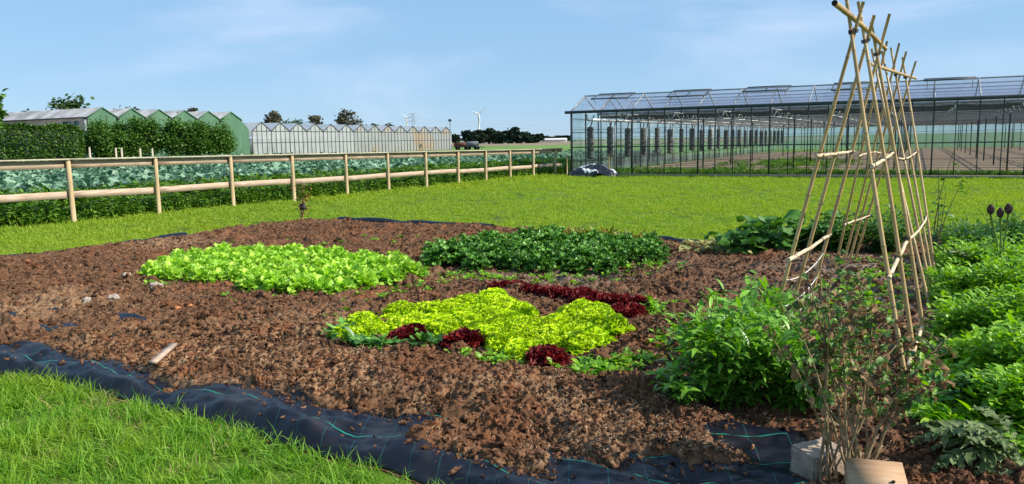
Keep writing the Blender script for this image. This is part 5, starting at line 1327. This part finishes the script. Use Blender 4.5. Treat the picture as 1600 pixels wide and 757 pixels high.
# dark twine ties
def tie(c, ax, r=.020):
    b = MB(); ax = ax / np.linalg.norm(ax); s = np.cross(ax, [.2, .9, .1]); s /= np.linalg.norm(s); t2 = np.cross(ax, s)
    th = np.linspace(0, 2 * math.pi * 3, 30)
    b.tube(c[None] - fb0 + r * (np.cos(th)[:, None] * s + np.sin(th)[:, None] * t2) + ax[None] * np.linspace(-.012, .012, 30)[:, None], .0032, 5); b.build('twine_tie', M['twine'], bf)
for nm, ys in {'L1': (243, 403), 'L2': (241, 389), 'L3': (237, 369), 'R1': (259, 430), 'R2': (250, 403), 'R3': (239, 372), 'R4': (248,), 'R5': (249,), 'R6': (245, 352), 'R7': (238, 340), 'L4': (243, 350), 'L7': (242, 337)}.items():
    for y_ in ys: tie(on_pole(nm, y_), POL[nm][1] - POL[nm][0])
for nm, y_ in {'R1': 50, 'L1': 48, 'R2': 65, 'L2': 62, 'R3': 85, 'L3': 82, 'R5': 108, 'R6': 117, 'R7': 121, 'R4': 102}.items(): tie(on_pole(nm, y_), POL[nm][1] - POL[nm][0], .018)
# white strings on the left legs
for (n0_, y0_, n1_, y1_) in (('L1', 437, 'L3', 395), ('L1', 480, 'L3', 432), ('L1', 520, 'L3', 455)):
    a, c = on_pole(n0_, y0_), on_pole(n1_, y1_); tt = np.linspace(0, 1, 10); P = a + (c - a) * tt[:, None]; P[:, 2] -= .05 * 4 * tt * (1 - tt); P[:, 1] -= .02
    MB().tube(P - fb0, .004, 5).build('string', M['whitestring'], bf)

# ------------------------------------------------------------------ currant bush in the foreground
def currant():
    bx = g(1315, 790)[:2]; z0 = float(soil_z(np.array([bx[0]]), np.array([bx[1]]), False)[0]) - .02
    t = thing('currant_bush', 'thin-caned currant bush with curled half withered leaves', 'bush', (bx[0], bx[1], z0))
    C = MB(); Gm = MB(); Br = MB(); o0 = np.array([bx[0], bx[1], z0]); tw = MB()
    tips = [(1195, 520), (1215, 470), (1240, 455), (1262, 430), (1280, 412), (1300, 398), (1322, 420), (1345, 440), (1368, 455), (1390, 480), (1420, 520), (1450, 560), (1490, 520), (1470, 600), (1230, 560), (1310, 470), (1400, 560), (1270, 500)]
    for i, (x, y) in enumerate(tips):
        tp = at(x, y, bx[1] + U(-.15, .35)) - o0
        bs = np.array([U(-.10, .12), U(-.06, .08), 0]); mid = bs + (tp - bs) * .5 + np.array([0, 0, .10 + .12 * abs(tp[0])]) * np.array([1, 1, 1.0]) - np.array([tp[0] * .12, 0, 0])
        tt = np.linspace(0, 1, 12)[:, None]; P = (1 - tt) ** 2 * bs + 2 * tt * (1 - tt) * mid + tt ** 2 * tp + RNG.normal(size=(12, 3)) * .004
        C.tube(P, np.linspace(U(.006, .008), .002, 12), 6)
        n_ = int(U(5, 10))
        side = []
        for k in range(n_):
            s_ = U(.46, .98); q = P[int(s_ * 11)]; L_ = U(.07, .22) * (1.1 - .4 * s_); a_ = U(0, 6.28); e_ = U(-.1, .9)
            en = q + L_ * np.array([math.cos(a_) * math.cos(e_), math.sin(a_) * math.cos(e_), math.sin(e_)]); tw.tube([q, (q + en) / 2 + RNG.normal(size=3) * .008, en], [.0032, .0024, .0014], 5); side += [q + (en - q) * v for v in U(.2, 1, 4)]
        pts = [P[int(v * 11)] for v in U(.45, 1, 9)] + side
        pts = np.array(pts) + RNG.normal(size=(len(pts), 3)) * .006
        br = RNG.random(len(pts)) < .45
        for sel, B_ in ((~br, Gm), (br, Br)):
            q = pts[sel]; m_ = len(q)
            if m_: leaves(B_, q, U(0, 6.28, m_), U(-.4, .8, m_), U(.024, .046, m_), U(.02, .036, m_), U(.8, 3.2, m_), 'round', 5, .55, .28, 1.6, .9)
    C.build('cane', M['cane'], t, True); twg = tw.build('twig', M['darkcane'], t); twg['kind'] = 'stuff'; Gm.build('foliage', M['currant'], t, True)
    o = Br.build('withered_foliage', M['dryleaf'], t, True); o['label'] = 'curled brown withered leaves'
currant()

# ------------------------------------------------------------------ artichokes
AP = [.15, .35, .62, .38, .8, .45, .95, .5, 1.0, .5, .9, .42, .7, .32, .45, .05]
def artichoke_leaves(t, specs, o0, mtl='artleaf'):
    # each leaf: a pale midrib with a narrow blade and pointed side lobes
    for (a_, e_, L_, w_, dr) in specs:
        b = MB(); K = 16; base = np.array([[0.02 * math.cos(a_), .02 * math.sin(a_), .03]]); tn = U(.2, .9)
        P = leaves(b, base, a_, e_, L_, w_ * .30, dr, [.5] * 4 + [.8] * 8 + [.6, .4, .2, .05], 3, .3, .1, 3.0, .2, tint=tn)[0]
        b.tube(P, np.linspace(.007, .0015, K), 6, tint=1.0)
        idx = np.arange(3, K - 1); env = np.sin(np.linspace(.5, 2.95, len(idx)))
        for sd in (-1, 1):
            n_ = len(idx); ang = np.gradient(P[:, 2])[idx] / (np.linalg.norm(np.gradient(P, axis=0), axis=1)[idx])
            leaves(b, P[idx], a_ + sd * U(.75, 1.15, n_), np.arcsin(np.clip(ang, -1, 1)) * .5 + U(-.35, .35, n_), w_ * .85 * env * U(.7, 1.2, n_), w_ * .42 * (.4 + .6 * env), U(-.3, 1.4, n_), [.9, 1, .6, .75, .3, .03], 3, .35, .2, 1.5, .6, tint=np.clip(tn + U(-.3, .3, n_), 0, 1))
        b.tube([(0, 0, 0), tuple(base[0])], .009, 6, tint=1.0)
        b.build('leaf', M[mtl], t, True)
p = g(1600, 745, .05); z0 = float(soil_z(np.array([p[0]]), np.array([p[1]]), False)[0])
t = thing('artichoke_plant', 'grey-green artichoke with jagged arching drooping leaves at the bed front', 'artichoke', (p[0], p[1], z0 - .01))
artichoke_leaves(t, [(3.0, 1.0, .56, .11, 1.7), (3.3, .7, .50, .11, 1.4), (2.75, 1.1, .48, .10, 2.0), (3.7, .6, .36, .10, 1.5), (2.4, .9, .5, .11, 1.5), (4.3, .6, .34, .10, 1.5), (1.5, .9, .5, .11, 1.4), (.4, .9, .5, .11, 1.4), (5.3, .7, .4, .1, 1.4), (3.15, 1.25, .5, .10, 1.8), (3.5, 1.1, .36, .09, 2.2), (2.9, .5, .4, .10, 1.2), (2.1, 1.1, .42, .1, 1.9), (3.1, .8, .46, .09, 2.2), (3.45, 1.2, .44, .08, 1.7), (2.6, .7, .42, .09, 1.5), (3.9, .9, .32, .08, 1.9)], p)
Yb = 7.6; p = at(1566, 400, Yb)[:2]; z0 = float(soil_z(np.array([p[0]]), np.array([p[1]]), False)[0])
t = thing('artichoke_plant', 'artichoke with three dark purple-brown flower heads above the dense bed', 'artichoke', (p[0], p[1], z0 - .01))
artichoke_leaves(t, [(k * 1.3, 1.0 + .1 * math.sin(k), .6, .18, 1.1) for k in range(7)], p)
for (x, y, s_) in ((1548, 327, .72), (1563, 332, .7), (1576, 326, .78)):
    tp = at(x, y, Yb + U(-.1, .1)) - np.array([p[0], p[1], z0 - .01])
    MB().tube([(U(-.02, .02), U(-.02, .02), 0), (tp[0] * .4, tp[1] * .4, tp[2] * .55), tuple(tp - [0, 0, .05])], [.012, .01, .009], 7).build('flower_stem', M['stem'], t, True)
    b = MB(); n_ = 60; k = np.arange(n_); v = k / n_; a_ = k * 2.4; r = .036 * s_ * np.sin(np.clip(v, .05, .9) * 2.6 + .3) ** .8
    base = np.stack([r * np.cos(a_), r * np.sin(a_), -.05 + .075 * v], -1) + tp
    leaves(b, base, a_, .75 + .7 * v, .034 * s_, .026 * s_, -.35, 'ovate', 3, -.3, 0, 1, .1); b.lathe([(.01, tp[2] - .055), (.038 * s_, tp[2] - .035), (.044 * s_, tp[2]), (.03 * s_, tp[2] + .035), (.008, tp[2] + .05)], 10, tp[0], tp[1]); b.build('flower_head', M['artbud'], t, True)

# ------------------------------------------------------------------ saplings
def sapling(nm, label, base_px, tops, Y_, mtl, nleaf, lsize, cane, tagpart=None):
    p = at(base_px[0], base_px[1], Y_)[:2]; z0 = float(soil_z(np.array([p[0]]), np.array([p[1]]), False)[0]) - .01; o0 = np.array([p[0], p[1], z0])
    t = thing(nm, label, 'sapling', tuple(o0)); S = MB(); Lf = MB()
    for (x, y) in tops:
        tp = at(x, y, Y_ + U(-.08, .08)) - o0; tt = np.linspace(0, 1, 10)[:, None]
        bend = np.array([U(-.05, .05), U(-.05, .05), 0])
        P = tp[None] * tt + bend[None] * np.sin(tt * 3.14) * tp[2]
        S.tube(P, np.linspace(.008, .002, 10), 6)
        q = np.array([P[int(v * 9)] for v in U(.25, 1, nleaf)]) + RNG.normal(size=(nleaf, 3)) * lsize * .35
        leaves(Lf, q, U(0, 6.28, nleaf), U(-.4, .8, nleaf), lsize * U(.7, 1.2, nleaf), lsize * .5 * U(.7, 1.2, nleaf), U(.3, 1.4, nleaf), 'ovate', 3, .4, .2)
    S.build('stem', M[cane], t, True); Lf.build('foliage', M[mtl], t)
    if tagpart is not None:
        x, y = tagpart; c = at(x, y, Y_ - .05) - o0; b = MB(); b.box(c[0] - .055, c[0] + .055, c[1] - .02, c[1] + .02, c[2] - .07, c[2] + .07); b.bar((c[0], c[1], c[2]), (c[0] - .01, c[1] + .06, c[2] + .13), .012); b.build('plant_tag', M['rim'], t)
sapling('sapling', 'slim dark sapling with sparse leaves behind the right bamboo legs', (1455, 440), [(1490, 236), (1466, 262), (1478, 300), (1505, 280)], 8.6, 'darkleaf', 10, .085, 'darkcane')
Ys = g(472, 346, .05)[1]
sapling('sapling', 'small yellowing sapling with a black tag at the bed corner by the fence', (472, 346), [(462, 284), (470, 282), (478, 285), (484, 290)], Ys, 'beet', 16, .11, 'cane', (473, 323))

# ------------------------------------------------------------------ small things lying about
def on_fab(x, y):
    p = g(x, y, .06); return p, max(float(soil_z(np.array([p[0]]), np.array([p[1]]), False)[0]), float(fabric_z(np.array([p[0]]), np.array([p[1]]))[0]))
a, za = on_fab(241, 588); c, zc = on_fab(274, 562)
mid = (a + c) / 2; dd = c - a
b = MB(); L0 = np.linalg.norm(dd[:2]); b.box(-L0 / 2, L0 / 2, -.024, .024, -.009, .009)
o = b.build('plank_piece', M['plank'], None, loc=(mid[0], mid[1], max(za, zc) + .055), ); o.rotation_euler = (0.1, -.05, math.atan2(dd[1], dd[0])); tag(o, 'short weathered wooden slat lying on the fabric edge', 'slat')
p = g(1280, 735, .08)
import bmesh
def paving(nm, p, sx, sy, sz, rot, mt_, label, cat):
    bm = bmesh.new(); bmesh.ops.create_cube(bm, size=1.0); bmesh.ops.scale(bm, vec=(sx, sy, sz), verts=bm.verts)
    bmesh.ops.bevel(bm, geom=list(bm.edges), offset=.008, segments=2, affect='EDGES'); bmesh.ops.subdivide_edges(bm, edges=list(bm.edges), cuts=2, use_grid_fill=True)
    for v in bm.verts: v.co += Vector(RNG.normal(size=3) * .0025)
    me = bpy.data.meshes.new(nm); bm.to_mesh(me); bm.free(); o = obj(nm, me, M[mt_]); o.location = p; o.rotation_euler = rot; return tag(o, label, cat)
paving('paving_block', (p[0], p[1], .10), .20, .16, .18, (.08, -.06, .35), 'concrete', 'pale concrete block holding down the fabric behind the canes', 'block')
# plywood box
p = g(1366, 800, .05); t = thing('plywood_box', 'small plywood box with round holes at the foot of the currant canes', 'box', (p[0], p[1], .03), -.3)
for (x0, x1, y0, y1, z0, z1) in ((-.13, .13, -.10, -.088, 0, .155), (-.13, .13, .088, .10, 0, .20), (-.13, -.118, -.088, .088, 0, .17), (.118, .13, -.088, .088, 0, .17), (-.118, .118, -.088, .088, 0, .012)):
    MB().box(x0, x1, y0, y1, z0, z1).build('panel', M['ply'], t)
b = MB(); b.add([(-.135, -.105, .158), (.135, -.105, .158), (.135, .105, .204), (-.135, .105, .204), (-.135, -.105, .168), (.135, -.105, .168), (.135, .105, .214), (-.135, .105, .214)], np.array([(0, 3, 2, 1), (4, 5, 6, 7), (0, 1, 5, 4), (1, 2, 6, 5), (2, 3, 7, 6), (3, 0, 4, 7)])); b.build('lid_board', M['ply'], t)
t.scale = (.82, .82, .98)
for (x, z) in ((.07, .06),):
    MB().tube([(x, -.06, .1745 + z * .1), (x, -.06, .181 + z * .1)], .009, 12).build('knot_hole', M['hollow'], t)
# heap of black and white foil at the greenhouse corner
def foil():
    p = g(926, 277); t = thing('foil_heap', 'crumpled heap of black and white plastic foil at the greenhouse corner', 'foil', (p[0], p[1] + .05, 0))
    nu, nv = 70, 26; u = np.linspace(-1, 1, nu); v = np.linspace(-1, 1, nv); Ug, Vg = np.meshgrid(u, v, indexing='ij')
    R2 = np.clip(1 - (Ug ** 2) * .95 - Vg ** 2 * .95, 0, 1) ** .6
    Z = R2 * (.33 + .28 * (fbm(Ug * 3 + 3, Vg * 2, 61, 3) - .3)) + .10 * (1 - np.abs(2 * fbm(Ug * 7, Vg * 4, 63, 3) - 1)) * (R2 > .02)
    X = Ug * 1.12; Y = Vg * .45
    X, Y = X * GE1[0] - Y * GE1[1] * -1, X * GE1[1] * .6 + Y
    idx = np.arange(nu * nv).reshape(nu, nv); q = np.stack([idx[:-1, :-1], idx[1:, :-1], idx[1:, 1:], idx[:-1, 1:]], -1).reshape(-1, 4)
    b = MB(); b.add(np.stack([X, Y, np.maximum(Z, .005)], -1).reshape(-1, 3), q); b.build('black_sheet', M['blackfoil'], t, True)
    w = fbm(Ug * 2.5 + 9, Vg * 2 + Ug * 2, 65, 3)[:-1, :-1] > .60
    w &= (R2[:-1, :-1] > .12)
    b = MB(); V = np.stack([X, Y - .012, np.maximum(Z, .005) + .018], -1).reshape(-1, 3); qq = q[w.ravel()]
    us = np.unique(qq); rm_ = np.zeros(len(V), int); rm_[us] = np.arange(len(us)); b.add(V[us], rm_[qq]); o = b.build('white_sheet', M['whitefoil'], t, True)
    sm = o.modifiers.new('thickness', 'SOLIDIFY'); sm.thickness = .012
foil()
